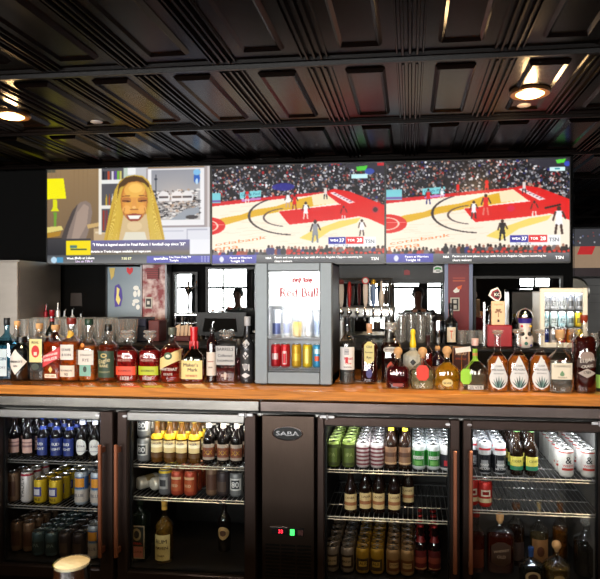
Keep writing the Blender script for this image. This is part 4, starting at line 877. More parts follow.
        q.lathe([(nr*1.1, z0*hh), (nr*1.15, z0*hh+.004), (nr*1.05, z0*hh+(zt-z0*hh)*.55), (nr*.5, z0*hh+(zt-z0*hh)*.6), (nr*.32, zt), (.0003, zt)], col(cap[2], .3, .2), 14, cap=False); q.build('pourer', t)
        MB().tube([(nr*.2, 0, z0*hh+(zt-z0*hh)*.5), (nr*.5, 0, zt+.004), (nr*.9, 0, zt+.012)], nr*.22, M_CHROME, 6).build('spout', t)
    if extra: extra(t, hh, hw, ys)
    return t
AMB, RED, DRK, GLD = (206, 96, 24), (150, 26, 16), (70, 22, 12), (196, 140, 34)
WHT, CRM = (236, 234, 228), (228, 214, 170)
whis = shape(.62, .78, .34); sq = shape(.66, .78, .36, n=6, d=.7, lip=1.2); flask = shape(.5, .74, .3, n=4, d=.55, belly=.05)
G1 = None
bottle('gin_bottle', 'square blue-tinted gin bottle at the very end of the row by the steel cabinet', 7, 379, 61, 17, shape(.6, .76, .3, n=7, d=.75), glassm=M_BLUEG, liq=(110, 170, 190), fill_=.55, cap=('cap', .88, (30, 34, 40)),
       labels=[(.06, .5, .5, 'rect', (196, 214, 222))], texts=[('GIN', 0, .34, .4, (60, 90, 120)), ('DRY', 0, .2, .36, (120, 130, 150))])
bottle('gin_bottle', 'squat black apothecary gin bottle with a white diamond label', 22, 379.5, 43, 21, shape(.68, .84, .4, lip=1.25), glassm=mat('black_bottle', (10, 10, 12), .12, coat=.5), cap=('cap', .86, (16, 16, 18)),
       labels=[(.14, .72, .86, 'dia', (226, 222, 214))], texts=[("HENDRICK'S", 0, .44, .6, (60, 60, 66), 0, .05), ('GIN', 0, .34, .2, (60, 60, 66))])
bottle('vodka_bottle', 'clear round bottle with a pale cork, just behind the black apothecary bottle', 17, 371, 50, 14, whis, liq=(170, 176, 176), fill_=.5, cap=('cork', .88))
bottle('rum_bottle', 'clear square bottle with a cream label bearing a red heart shape', 39.5, 379.5, 56, 16.5, shape(.74, .82, .3, n=6, d=.8), cap=('cork', .9), liq=(150, 150, 148), fill_=.4,
       labels=[(.32, .73, .8, 'rect', (230, 216, 150)), (.4, .62, .5, 'ell', (200, 40, 40)), (.44, .5, .2, 'rect', (236, 210, 190)), (.18, .3, .5, 'ell', (60, 70, 60))], texts=[('REAL', 0, .67, .45, (70, 60, 40))])
bottle('whisky_bottle', 'square whisky bottle with a slanting red label and a gold figure', 55.5, 379.5, 54.5, 20, shape(.72, .86, .3, n=6, d=.85), liq=(196, 66, 20), fill_=.7, cap=('cork', .92),
       labels=[(.32, .52, .95, 'slant', (206, 60, 66)), (.05, .12, .6, 'rect', (236, 226, 200)), (.14, .26, .22, 'dia', (220, 190, 110))], texts=[('JOHNNIE', 0, .46, .75, WHT, .25, .05), ('WALKER', 0, .39, .7, WHT, .25, .05), ('RED LABEL', 0, .085, .5, (120, 40, 40))])
bottle('liqueur_bottle', 'dark bottle with a red neck cap, standing behind the slanting red label', 52, 374, 64, 12, whis, glassm=mat('green_black_bottle', (20, 24, 20), .12, coat=.5), cap=('foil', .82, (150, 20, 30)))
bottle('whiskey_bottle', 'tall amber whiskey bottle with two white labels and a copper cap', 71.5, 380, 62, 19, shape(.58, .74, .34, n=3), liq=(226, 104, 30), fill_=.62, cap=('cap', .9, (130, 40, 34)),
       labels=[(.34, .58, .72, 'rect', (220, 214, 206)), (.07, .25, .8, 'rect', (216, 206, 190)), (.68, .8, .35, 'ell', (220, 170, 60))], texts=[('STAVE', 0, .5, .5, (90, 80, 90)), ('& SON', 0, .42, .5, (90, 80, 90)), ('BOURBON', 0, .17, .62, (90, 80, 80)), ('90', 0, .11, .2, (90, 80, 80))])
def medal(t, hh, hw, ys):
    q = MB(); q.lathe([(.0005, -.002), (.0095, -.001), (.0105, .001), (.0005, .002)], mat('orange_wax', (222, 130, 20), .4), 18)
    for i in range(len(q.v)): x, y, z = q.v[i]; q.v[i] = (x-.012, ys(0, hh*.55)-.004+z, hh*.58+y)
    q.build('wax_medallion', t)
bottle('whiskey_bottle', 'amber bottle with a pale square label, teal band and round orange medallion', 89, 380, 61, 19, shape(.52, .72, .3, n=3.5, d=.8), liq=(232, 120, 40), fill_=.56, cap=('cap', .9, (30, 60, 46)), extra=medal,
       labels=[(.26, .5, .85, 'rect', (216, 212, 204)), (.08, .26, .62, 'rect', (120, 170, 156)), (.14, .24, .2, 'ell', (40, 60, 50))], texts=[('STRAIGHT', .1, .42, .62, (120, 110, 110)), ('RYE', .1, .34, .35, (120, 110, 110))])
bottle('whiskey_bottle', 'dark amber bottle with a deep green label and gold swirl', 108.5, 380.5, 56, 19.5, shape(.6, .74, .3), liq=(150, 52, 14), fill_=.64, cap=('cap', .88, (20, 20, 18)),
       labels=[(.07, .54, .85, 'rect', (36, 62, 44)), (.42, .5, .34, 'ell', (190, 170, 110)), (.44, .48, .2, 'ell', (36, 62, 44))], texts=[('Eagle', 0, .36, .6, (210, 196, 150), .2), ('RARE', 0, .28, .45, (210, 196, 150)), ('STRAIGHT', 0, .17, .6, (150, 150, 110))])
dec = shape(.56, .72, .26, .84, n=3, d=.6, lip=1.4, belly=.04)
for (u, lbl, band_) in ((127.5, 'flat shouldered whiskey bottle with crystal stopper and orange band', (228, 78, 50)), (150, 'flat shouldered whiskey bottle with crystal stopper and lime green band', (176, 190, 40))):
    bottle('whiskey_bottle', lbl, u, 381, 51, 22, dec, liq=(200, 34, 30), fill_=.6, cap=('crystal', .84), labels=[(.13, .3, .93, 'rect', band_)],
           texts=[('WOODFORD', 0, .5, .7, (196, 150, 140), 0, .045), ('RESERVE', 0, .42, .6, (196, 150, 140), 0, .045), ('BOURBON', 0, .215, .6, (120, 40, 20) if band_[0] > 200 else (90, 100, 20)), ('1838', 0, .07, .4, (210, 200, 190))])
bottle('whiskey_bottle', 'red-brown whiskey bottle with a slanting cream label and green stopper', 172.5, 381.5, 54, 23, shape(.56, .74, .3, n=2.6, belly=.03), liq=(180, 34, 26), fill_=.62, cap=('cap', .86, (90, 96, 84)),
       labels=[(.32, .52, .95, 'slant', (226, 202, 140)), (.42, .56, .36, 'ell', (60, 90, 60)), (.46, .52, .2, 'ell', (220, 220, 200))], texts=[('WHITEHAT', 0, .25, .75, (226, 220, 210), 0, .05), ('STATE', 0, .16, .4, (200, 190, 180))])
def wax(t, hh, hw, ys):
    q = MB()
    for a in (-.9, -.2, .5, 1.4, 2.4, 3.6): q.tube([(hw*.32*math.sin(a), -hw*.32*math.cos(a), hh*.74), (hw*.34*math.sin(a), -hw*.34*math.cos(a), hh*(.66-.03*math.sin(a*5))), (hw*.33*math.sin(a), -hw*.33*math.cos(a), hh*(.62-.03*math.sin(a*5)))], [.004, .004, .0025], col((190, 24, 30), .3), 7)
    q.build('wax_drip', t)
bottle('bourbon_bottle', 'squat bourbon bottle with red wax neck and cream label', 194, 381.5, 54.5, 24, shape(.42, .62, .27, .94, n=5, d=.62, belly=.02), liq=(150, 28, 20), fill_=.3, cap=('foil', .66, (196, 24, 32)), extra=wax,
       labels=[(.06, .4, .9, 'rect', (232, 208, 140))], texts=[("Maker's", -.05, .32, .62, (50, 40, 30)), ('Mark', .12, .23, .42, (50, 40, 30)), ('WHISKY', 0, .12, .5, (170, 80, 60))])
bottle('wine_bottle', 'slim dark wine bottle with a plain pale label and pourer', 212, 382, 58, 10.5, shape(.66, .8, .36), glassm=mat('wine_glass_dark', (30, 12, 14), .12, coat=.5), cap=('pourer', .84, (40, 40, 42)),
       labels=[(.12, .52, .95, 'rect', (216, 206, 196))], texts=[('CABERNET', 0, .36, .7, (150, 60, 50)), ('2019', 0, .26, .4, (110, 100, 90))])
def caps2(t, hh, hw, ys):
    q = MB()
    for x in (-.35, .45): q.lathe([(.008, hh*.8), (.0115, hh*.82), (.0125, hh*1.0), (.010, hh*1.01), (.0005, hh*1.01)], M_CLEAR, 12, hw*x)
    q.build('pouring_stopper', t)
bottle('whiskey_bottle', 'flat rectangular clear bottle printed with grey lettering blocks', 227, 382, 52, 21, shape(.78, .84, .4, .86, n=8, d=.6), liq=(120, 34, 26), fill_=.28, cap=('crystal', .87), extra=caps2,
       labels=[(.34, .7, .92, 'rect', (176, 176, 176)), (.06, .2, .1, 'rect', (190, 180, 170))], texts=[('BARRELS', 0, .64, .8, (60, 60, 64)), ('Collected', 0, .52, .7, (70, 70, 76)), ('THOMPSON', 0, .42, .8, (60, 60, 64)), ('BRO', 0, .14, .35, (220, 200, 190), 0, .05)])
bottle('whiskey_bottle', 'plain red-liquid bottle tucked between the lettered flask and black patterned bottle', 238.5, 381, 42, 9, whis, liq=(120, 24, 30), fill_=.55, cap=('cap', .88, (120, 110, 100)))
bottle('vodka_bottle', 'silver bottle with black and white brush pattern beside the mini fridge', 247.5, 382.5, 66, 15, shape(.52, .72, .36, n=2), glassm=mat('black_silver', (56, 56, 60), .25, .5), cap=('cap', .86, (180, 180, 184)),
       labels=[(.06, .5, .8, 'rect', (30, 30, 34)), (.52, .66, .5, 'dia', (200, 200, 204)), (.36, .48, .4, 'dia', (206, 206, 210)), (.08, .16, .6, 'dia', (206, 206, 210)), (.2, .3, .4, 'ell', (150, 150, 156))], texts=[('X', 0, .4, .5, (30, 30, 34)), ('VI', 0, .24, .5, (220, 220, 224)), ('RA', 0, .57, .4, (30, 30, 34))])
bottle('vodka_bottle', 'tall clear vodka bottle with black cap and white label, alone beside the fridge', 347.5, 383.5, 66, 15.5, shape(.62, .76, .32), liq=(150, 156, 156), fill_=.3, cap=('foil', .8, (34, 34, 38)),
       labels=[(.22, .56, .92, 'rect', (226, 226, 226)), (.44, .54, .3, 'rect', (180, 180, 186)), (.32, .41, .18, 'rect', (200, 40, 50))], texts=[('Ketel', .2, .39, .5, (190, 40, 50)), ('One', .2, .32, .36, (190, 40, 50)), ('VODKA', .1, .26, .5, (90, 90, 100)), ('NOLET', 0, .49, .26, (60, 60, 70))])
bottle('whiskey_bottle', 'ribbed brown bottle with an arched cream label and pale cork', 369.5, 383.5, 60, 17, shape(.62, .74, .32, n=3, foot=.72, d=.8), liq=(80, 26, 16), fill_=.68, cap=('foil', .84, (200, 150, 110)),
       labels=[(.34, .7, .58, 'oct', (206, 196, 130)), (.1, .26, .34, 'ell', (60, 60, 120))], texts=[('Old', 0, .62, .3, (70, 66, 40)), ('Forester', 0, .53, .46, (70, 66, 40)), ('Rye', 0, .44, .28, (70, 66, 40))])
bottle('whiskey_bottle', 'tall dark bottle with arched white lettering, behind the squat red bottle', 391, 382, 60, 21, shape(.6, .78, .4, n=3), liq=(56, 22, 14), fill_=.66, cap=('crystal', .86),
       labels=[(.5, .6, .7, 'ell', (190, 184, 176)), (.2, .36, .36, 'dia', (180, 60, 30))], texts=[('JIM BEAM', 0, .55, .6, (40, 30, 30))])
pat = shape(.42, .66, .2, .78, n=2.6, d=.62, belly=.06, lip=1.25)
def ribbon(rgb, x=0, z=.4, w_=.5, hgt=.36):
    def f(t, hh, hw, ys):
        q = MB(); a, b = w_*hw, hgt*hh/2; zz = z*hh; c = .45
        pts = [(-a, -b+b*c), (-a+a*c, -b), (a-a*c, -b), (a, -b+b*c), (a, b-b*c), (a-a*c, b), (-a+a*c, b), (-a, b-b*c)]
        y = ys(x*hw, zz)-.004; q.prism([(px+x*hw, pz+zz) for px, pz in pts], y-.0015, y, col(rgb, .5))
        q.tube([(x*hw-.002, y, zz+b), (-.006, ys(0, .6*hh)-.002, hh*.62), (0, -hw*.24, hh*.76)], .0012, col(rgb), 6)
        q.tube([(x*hw+.002, y, zz+b), (.006, ys(0, .6*hh)-.002, hh*.62), (.002, -hw*.24, hh*.76)], .0012, col(rgb), 6); q.build('hang_tag', t)
    return f
bottle('tequila_bottle', 'squat hand-blown bottle of dark red liquor with a round cork', 398, 388, 41, 25, pat, liq=(110, 20, 24), fill_=.52, cap=('ball', .78), labels=[(.06, .14, .4, 'rect', (140, 60, 50))])
bottle('tequila_bottle', 'squat clear tequila bottle with a round cork and bright orange tag', 422.5, 388.5, 41.5, 24, pat, liq=(196, 186, 140), fill_=.45, cap=('ball', .78), extra=ribbon((214, 44, 8)), texts=[('X', 0, .1, .2, (220, 220, 210))])
bottle('tequila_bottle', 'squat golden tequila bottle with a round cork', 447, 389, 43, 26, pat, liq=(226, 164, 40), fill_=.62, cap=('ball', .78), labels=[(.08, .26, .4, 'ell', (214, 196, 130))], texts=[('SILVER', 0, .16, .3, (90, 80, 40))])
bottle('tequila_bottle', 'rounded clear bottle with green ribbon neck and lime green tag', 475, 389.5, 51, 25, shape(.38, .6, .2, .84, n=2.4, d=.62, belly=.06), liq=(170, 170, 150), fill_=.3, cap=('cap', .86, (230, 190, 180)), extra=ribbon((150, 210, 40), -.75, .27, .42, .3),
       labels=[(.56, .8, .4, 'rect', (150, 196, 60)), (.02, .1, .6, 'rect', (214, 212, 206)), (.66, .72, .4, 'ell', (226, 130, 90))], texts=[('SILVER', 0, .06, .5, (90, 90, 90))])
# skull-patterned bottle with a yellow bird-like stopper
def bird(t, hh, hw, ys):
    y = mat('yellow_rubber', (236, 206, 20), .35); q = MB(); z0 = hh*.64
    q.lathe([(.006, z0-.01), (.014, z0), (.0165, z0+.02), (.012, z0+.05), (.010, z0+.065), (.013, z0+.075), (.012, z0+.09), (.005, z0+.098), (.0005, z0+.099)], y, 16, cap=False); q.build('yellow_pourer', t)
bottle('tequila_bottle', 'black and white flower-painted ceramic bottle with a tall yellow pourer', 413, 382.5, 53, 20, shape(.5, .62, .3, .66, n=2), glassm=mat('painted_ceramic', (170, 170, 160), .3, noise=.5, scale=60), cap=('none', .62), extra=bird,
       labels=[(.34, .46, .3, 'dia', (40, 40, 44)), (.14, .28, .36, 'ell', (30, 34, 34)), (.18, .24, .2, 'ell', (220, 220, 210))])
bottle('liqueur_bottle', 'slim red-shouldered liqueur bottle between the yellow pourer and golden bottle', 428, 382, 47, 9.5, whis, liq=(150, 26, 22), fill_=.6, cap=('foil', .78, (50, 24, 26)))
bottle('liqueur_bottle', 'short dark liqueur bottle with a cream band behind the golden squat bottle', 437.5, 380, 34, 13, shape(.6, .76, .34), glassm=mat('dark_violet_bottle', (34, 16, 28), .15, coat=.4), cap=('cork', .86), labels=[(.2, .42, .9, 'rect', (170, 120, 90))])
agave = [(.04, .58, .86, 'tear', (222, 222, 222))]
def agv(t, hh, hw, ys):
    q = MB()
    for k in range(7):
        a = (-3+k)*.3; L = hh*(.2-.012*abs(k-3)); pts = []
        x0, z0 = .02*hw+(k-3)*.05*hw, hh*.07
        for s in (-1, 1): pts.append((x0+s*.05*hw, z0))
        tip = (x0+math.sin(a)*L*.7, z0+math.cos(a)*L)
        q.add([(x, ys(x, z)-.0016-.0003*k, z) for x, z in (pts[0], pts[1], ((pts[1][0]+tip[0])/2+.05*hw, (pts[1][1]+tip[1])/2), tip, ((pts[0][0]+tip[0])/2-.05*hw, (pts[0][1]+tip[1])/2))], [(0, 1, 2, 3, 4)], [col((50, 90, 86)), col((110, 146, 140)), col((30, 60, 60))][k % 3])
    q.build('agave_print', t)
tearb = shape(.46, .66, .3, .92, n=3.4, d=.75)
for u, l_, hh_ in ((497.5, 'tequila bottle with teardrop agave label, below the cream beer tap', 61), (518, 'tequila bottle with teardrop agave label, below the skull-painted figure', 62), (540, 'tequila bottle with teardrop agave label, next to the cream-labelled corked bottle', 62)):
    bottle('tequila_bottle', l_, u, 391, hh_, 20.5, tearb, liq=(224, 130, 50), fill_=.57, cap=('crystal', .93), labels=agave, extra=agv, texts=[('CASA', 0, .42, .3, (110, 110, 116)), ('MILAGRO', 0, .36, .6, (110, 110, 116)), ('REPOSADO', 0, .3, .45, (140, 140, 146))], group='tequila bottles with teardrop agave labels')
bottle('tequila_bottle', 'clear corked bottle with a square cream label and small green agave', 560, 392, 62, 22, shape(.52, .7, .3, .88, n=5, d=.8), liq=(190, 190, 180), fill_=.5, cap=('cork', .87),
       labels=[(.22, .48, .9, 'rect', (228, 220, 200)), (.27, .36, .2, 'tear', (110, 150, 110))], texts=[('CASAMIGOS', 0, .43, .7, (130, 120, 100)), ('TEQUILA', 0, .25, .4, (150, 140, 120))])
bottle('bourbon_bottle', 'tall red-brown bourbon bottle with ornate silver label and red-brown wax top', 584, 392, 77, 22, shape(.66, .8, .28, .93, n=3), liq=(90, 26, 14), fill_=.72, cap=('foil', .9, (160, 60, 34)),
       labels=[(.32, .46, .8, 'oct', (60, 40, 34)), (.2, .32, .75, 'dia', (170, 160, 150)), (.42, .54, .6, 'ell', (150, 130, 120))], texts=[('ELIJAH', 0, .42, .6, (210, 200, 190), .15), ('CRAIG', 0, .35, .5, (210, 200, 190), .15), ('1789', 0, .27, .3, (40, 30, 30))])
bottle('vodka_bottle', 'empty clear bottle behind and beside the tall bourbon bottle', 573.5, 386, 58, 15, whis, liq=(160, 110, 80), fill_=.3, cap=('crystal', .9))
bottle('liqueur_bottle', 'bottle cut off by the picture edge with a bright green label', 602, 391, 60, 16, whis, glassm=mat('dark_green_bottle', (24, 34, 24), .12, coat=.5), cap=('cap', .9, (40, 40, 40)), labels=[(.06, .28, .9, 'rect', (150, 196, 90))])
# on the ledge
bottle('tequila_bottle', 'black liqueur bottle with a small cream label standing on the black ledge', 451, 345.5 if False else 344.2, 41, 13.5, shape(.5, .68, .32), glassm=mat('black_bottle', (10, 10, 12), .12), cap=('cap', .86, (26, 26, 28)), plane=LZ,
       labels=[(.06, .42, .62, 'rect', (226, 214, 196))], texts=[('T', 0, .24, .22, (200, 90, 40), 0, .2)])
# well bottles with red and white pourers behind the pint glasses
for (u, v, hp, rgb, d) in ((30.5, 337.4, 33, (150, 20, 40), 'red pourer, nearest the steel cabinet'), (38.3, 337.4, 33, (150, 20, 40), 'red pourer, middle one of three together'), (46, 337.4, 33, (150, 20, 40), 'red pourer, beside the thin white pourer'), (58, 338.5, 36, (206, 206, 206), 'thin white pourer beside the red pourers'), (64.5, 337.4, 27, (196, 200, 206), 'silver pourer above the copper-capped whiskey'), (72.5, 337.4, 28, (196, 200, 206), 'silver pourer above the tall amber whiskey'), (81, 337.4, 24, (196, 200, 206), 'short silver pourer above the orange medallion')):
    bottle('pouring_bottle', 'bottle with a %s, behind the pint glasses' % d, u, v+.3, hp, 7.5, shape(.4, .5, .45, .56), glassm=M_CLEAR, liq=(120, 100, 90), fill_=.3, cap=('pourer', .5, rgb), plane=LZ)

# ------------------------------------------------------------------ glasses on the ledge
M_GLW = glass('glassware', (.95, .96, .96), .2, .03, .9, .1)
def glassware(name, h, r0, r1, fl=.004):
    q = MB(); q.lathe([(r0, 0), (r1, h), (r1-fl*.6, h), (r0-fl, fl*2), (.0005, fl*2)], M_GLW, 16, cap=False)
    q.lathe([(.0005, 0), (r0, .0001)], M_GLW, 16, cap=False)
    for k in range(8):                       # moulded flutes round the lower half
        a = 2*PI*k/8; q.tube([((r0+.0008)*math.cos(a), (r0+.0008)*math.sin(a), .008), ((r0+(r1-r0)*.5+.0008)*math.cos(a), (r0+(r1-r0)*.5+.0008)*math.sin(a), h*.5)], .0011, M_GLW, 5)
    return q.build(name)
pg = glassware('pint_glass', .152, .029, .043)
tag(pg, None, 'glass', 'pint glasses lined up on the ledge')
names = ['first', 'second', 'third', 'fourth', 'fifth', 'sixth', 'seventh', 'eighth', 'ninth', 'tenth', 'eleventh']
n = 0
for row, v in enumerate((342.6, 339.6)):
    for i in range(11):
        u = 26+i*10.6-row*1.5
        if u > 136 or (row == 1 and i == 0): continue
        X, Y, zc = on_plane(u, v, LZ)
        if row == 1: Y += .02
        l_ = 'clear fluted pint glass, %s from the steel cabinet end, %s row on the ledge' % (names[i], ['front', 'back'][row])
        if n == 0: pg.location = (X, Y, LZ+.001); pg['label'] = l_
        else: c_ = pg.copy(); COL.objects.link(c_); c_.location = (X, Y, LZ+.001); c_['label'] = l_
        n += 1
tg = glassware('tumbler', .175, .030, .036); tag(tg, None, 'glass', 'tall tumblers by the beer taps')
for i, (u, v) in enumerate(((401, 342.5), (411, 342), (420.5, 342.5), (430.5, 342), (405, 339), (416, 339), (426, 339))):
    X, Y, zc = on_plane(u, v, LZ); o = tg if i == 0 else tg.copy()
    if i: COL.objects.link(o)
    o.location = (X, Y, LZ+.001); o['label'] = 'tall clear tumbler, %s from the beer taps in the %s row' % (names[i if i < 4 else i-4], 'front' if i < 4 else 'back')
jg = glassware('tumbler', .085, .03, .038); tag(jg, None, 'glass', 'short glasses beside the crimson column')
k = 0
for (u, v) in ((462, 344), (472, 344), (482, 343.8), (593, 348), (585.5, 346)):
    X, Y, zc = on_plane(u, v, LZ); o = jg if k == 0 else jg.copy()
    if k: COL.objects.link(o)
    o.location = (X, Y, LZ+.001); o['label'] = ['short clear glass nearest the black ledge bottle', 'short clear glass, middle of three before the crimson column', 'short clear glass nearest the red tap base', 'short clear glass near the picture edge behind the bourbon', 'short clear glass beside the far white mini fridge'][k]; k += 1
X, Y, zc = on_plane(438, 343.5, LZ)
t = thing('cocktail_shaker', 'steel cocktail shaker beside the black ledge bottle', 'shaker', (X, Y, LZ+.001)); MB().lathe([(.03, 0), (.034, .003), (.045, .14), (.044, .145), (.041, .143), (.03, .01), (.0005, .01)], M_CHROME, 22, cap=False).build('tin', t)
MB().lathe([(.044, .146), (.036, .165), (.02, .175), (.018, .19), (.0005, .195)], M_BLACK, 20, cap=False).build('strainer', t)

# ------------------------------------------------------------------ till screen, napkins, framed card
X, Y, zc = on_plane(221, 340.5, LZ); k = zc/F
t = thing('till_monitor', 'wide black till screen seen from behind on the ledge', 'monitor', (X, Y, LZ)); W = 26*k; zt = 28*k
q = MB(); q.prism([(-W, .035), (W*.9, .03), (W, zt), (-W*.96, zt)], -.012, .012, M_BLACK); q.prism([(-W*.7, .06), (W*.65, .06), (W*.6, zt-.04), (-W*.6, zt-.04)], -.022, -.012, M_BLACKM); q.build('screen_housing', t)
q = MB(); q.box(-.04, .04, .01, .05, .0, .12, M_BLACK); q.bbox(-.1, .1, -.05, .1, 0, .012, M_BLACK); q.build('stand', t)
X, Y, zc = on_plane(184, 341, LZ); k = zc/F
t = thing('napkin_caddy', 'low dark caddy of folded cream napkins and straws beside the till screen', 'caddy', (X, Y, LZ+.001))
q = MB(); q.bbox(-.055, .055, -.04, .04, 0, .035, col((90, 26, 26))); q.build('caddy_box', t)
for i in range(4): MB().prism([(-.045+i*.024, .0352), (-.025+i*.024, .0352), (-.018+i*.024, .115-.01*(i % 2)), (-.05+i*.024, .10)], -.02+i*.008, -.015+i*.008, col((206, 176, 146))).build('napkin', t)
X, Y, zc = on_plane(191, 339.5, LZ)
t = thing('glass_rack', 'stack of clear and chrome bar glasses in front of the narrow mirror', 'glasses', (X, 4.03, LZ+.001))
for j, zz in enumerate((0, .058, .116)):
    for i in range(3): MB().lathe([(.022, zz), (.033, zz+.05), (.031, zz+.05), (.02, zz+.004), (.0005, zz+.004)], M_CLEAR if (i+j) % 2 else M_CHROME, 14, -.07+.07*i, 0, cap=False).build('bar_glass', t)
    MB().box(-.11, .11, -.035, .035, zz+.0505, zz+.0575, M_CHROME).build('tray', t)
for s in (-1, 1): MB().box(s*.108, s*.112, -.035, .035, 0, .18, M_CHROME).build('rack_post', t)
X, Y, zc = on_plane(189, 339, LZ)
t = thing('statuette', 'slender metal trophy figure standing before the narrow mirror', 'statuette', (X_at(188.5, 4.16), 4.16, LZ))
MB().lathe([(.03, 0), (.03, .01), (.006, .02), (.006, .3), (.02, .33), (.03, .36), (.008, .37), (.012, .40), (.0005, .41)], M_CHROME, 16, cap=False).build('stem', t)
MB().tube([(-.012, 0, .345), (-.05, 0, .37), (-.06, 0, .41)], .005, M_CHROME).build('arm', t); MB().tube([(.012, 0, .345), (.05, 0, .37), (.06, 0, .41)], .005, M_CHROME).build('arm', t)
X, Y, zc = on_plane(134, 341.5, LZ)
t = thing('navy_box', 'dark navy box standing behind the crystal-stoppered whiskey bottles', 'box', (X, 3.78, LZ))
MB().bbox(-.11, .09, 0, .14, 0, .16, mat('navy_box', (16, 18, 34), .5, noise=.4, scale=50)).build('case', t); MB().bbox(-.11, .09, -.006, .0, .1, .15, mat('navy_speckle', (30, 34, 60), .5, noise=.6, scale=90)).build('lid_front', t)
MB().bbox(.095, .17, .02, .14, 0, .14, mat('red_brown_box', (90, 34, 34), .5)).build('side_case', t)
X, Y, zc = on_plane(461, 371, 1.05)
t = thing('framed_card', 'small framed menu card leaning behind the golden squat bottle', 'picture frame', (X, Y, 1.051), -.25)
q = MB(); q.bbox(-.05, .05, -.006, .006, 0, .14, col((166, 130, 100), .5)); q.build('card_frame', t)
q = MB(); q.box(-.042, .042, -.0075, -.006, .008, .132, col((60, 30, 34))); text(q, 'MENU', 0, .1, .06, -.008, col((220, 200, 180)), bold=.0006); text(q, 'SPECIALS', 0, .07, .06, -.008, col((206, 90, 60))); q.build('card', t)
flat('coaster_card', 'white folded card lying between the golden bottle and green-tagged bottle', 'card', 462, 369.5, [([(455, 368), (470, 366), (471, 371), (456, 373)], M_WHITE, 0)], 3.12)
bpy.data.objects['coaster_card'].location.z = 1.05+.16
t = bpy.data.objects['coaster_card']; q = MB(); q.tube([(0, .002, -.005), (0, .03, -.159)], .003, M_CHROME); q.lathe([(.02, -.1595), (.02, -.155), (.001, -.154)], M_CHROME, 14, 0, .03, cap=False); q.build('card_stand', t)

# ------------------------------------------------------------------ beer taps
TY = 3.96; kk = zc_of(366, TY)/F; tx0, tx1 = X_at(337, TY), X_at(393, TY); zb, zt = Z_at(366, 317.5, TY), Z_at(366, 307.5, TY)
t = thing('tap_tower', 'wide stainless beer tap tower with seven faucets', 'beer tap', ((tx0+tx1)/2, TY, LZ)); W = tx1-tx0
q = MB(); q.bbox(-W/2, W/2, 0, .1, zb-LZ, zt-LZ, mat('satin_nickel', (205, 205, 203), .35, .35), .008); q.build('crossbar', t)
for s in (-.42, .42): MB().lathe([(.04, 0), (.04, .01), (.028, .014), (.028, zb-LZ+.001)], M_STEEL, 20, W*s, .05).build('tower_post', t)
q = MB(); zr = Z_at(366, 279, TY)-LZ; q.tube([(-W/2+.01, .07, zt-LZ-.01), (-W/2+.01, .07, zr), (W/2-.01, .07, zr), (W/2-.01, .07, zt-LZ-.01)], .009, M_STEEL); q.build('guard_rail', t)
fu = (341.5, 349.5, 357.5, 365.5, 373.5, 381.5, 389.5)
for u in fu:
    x = X_at(u, TY)-(tx0+tx1)/2; zc_ = (zb+zt)/2-LZ
    q = MB(); q.tube([(x, 0, zc_), (x, -.035, zc_), (x, -.05, zc_-.012), (x, -.055, zc_-.05)], [.009, .011, .009, .007], M_CHROME, 10); q.tube([(x, -.035, zc_), (x, -.035, zc_+.035)], [.011, .006], M_CHROME, 10); q.tube([(x, -.001, zc_), (x, -.012, zc_)], .019, M_CHROME, 18); q.build('faucet', t)
HD = [(341.5, (206, 200, 190), 'pale grey', 0), (349.5, (176, 30, 26), 'red', 1), (365.5, (220, 206, 196), 'cream', 2), (373.5, (76, 110, 160), 'blue', 3), (381.5, (214, 206, 196), 'cream', 4), (389.5, (26, 24, 24), 'black', 5)]
for (u, rgb, nm, i) in HD:
    x = X_at(u, TY-.035); z0 = (zb+zt)/2+.036
    lab = ['pale grey tap handle nearest the silver mini fridge', 'slim red tap handle, second along the tower', 'cream tap handle topped by a round red badge', 'blue paddle tap handle with a gold top', 'cream bottle-shaped tap handle beside the black one', 'slim black tap handle at the far end of the tower'][i]
    o = thing('tap_lever', lab, 'tap handle', (x, TY-.035, z0), group='handles on the beer tap tower'); m = col(rgb, .35); hh = .17
    if i in (1, 5): MB().lathe([(.006, 0), (.009, .02), (.014, .12), (.01, hh-.01), (.0005, hh)], m, 14, cap=False).build('grip', o)
    elif i == 4: MB().lathe([(.008, 0), (.016, .01), (.018, .08), (.009, .12), (.008, hh), (.0005, hh+.004)], m, 14, cap=False).build('grip', o)
    else: MB().loft([(0, .006, .005, 3), (.03, .013, .008, 4), (.12, .017, .008, 4), (hh-.02, .014, .007, 4)], m, 16).build('grip', o)
    if i == 2:
        q = MB(); q.lathe([(.0005, -.006), (.024, -.005), (.024, .005), (.0005, .006)], col((190, 36, 36)), 20); n0 = len(q.v); q.lathe([(.0005, .006), (.016, .0065), (.016, .007), (.0005, .0075)], M_WHITE, 18)
        for j in range(len(q.v)): x_, y_, z_ = q.v[j]; q.v[j] = (x_, -z_, y_+hh+.004)
        q.build('round_badge', o)
    if i == 3: MB().lathe([(.016, hh-.02), (.018, hh-.005), (.01, hh+.012), (.0005, hh+.014)], mat('gold_top', (206, 170, 60), .3, .6), 14, cap=False).build('gold_finial', o)
    if i == 0: MB().lathe([(.012, hh-.02), (.02, hh-.005), (.012, hh+.01), (.0005, hh+.012)], col((120, 60, 60)), 14, cap=False).build('finial', o)

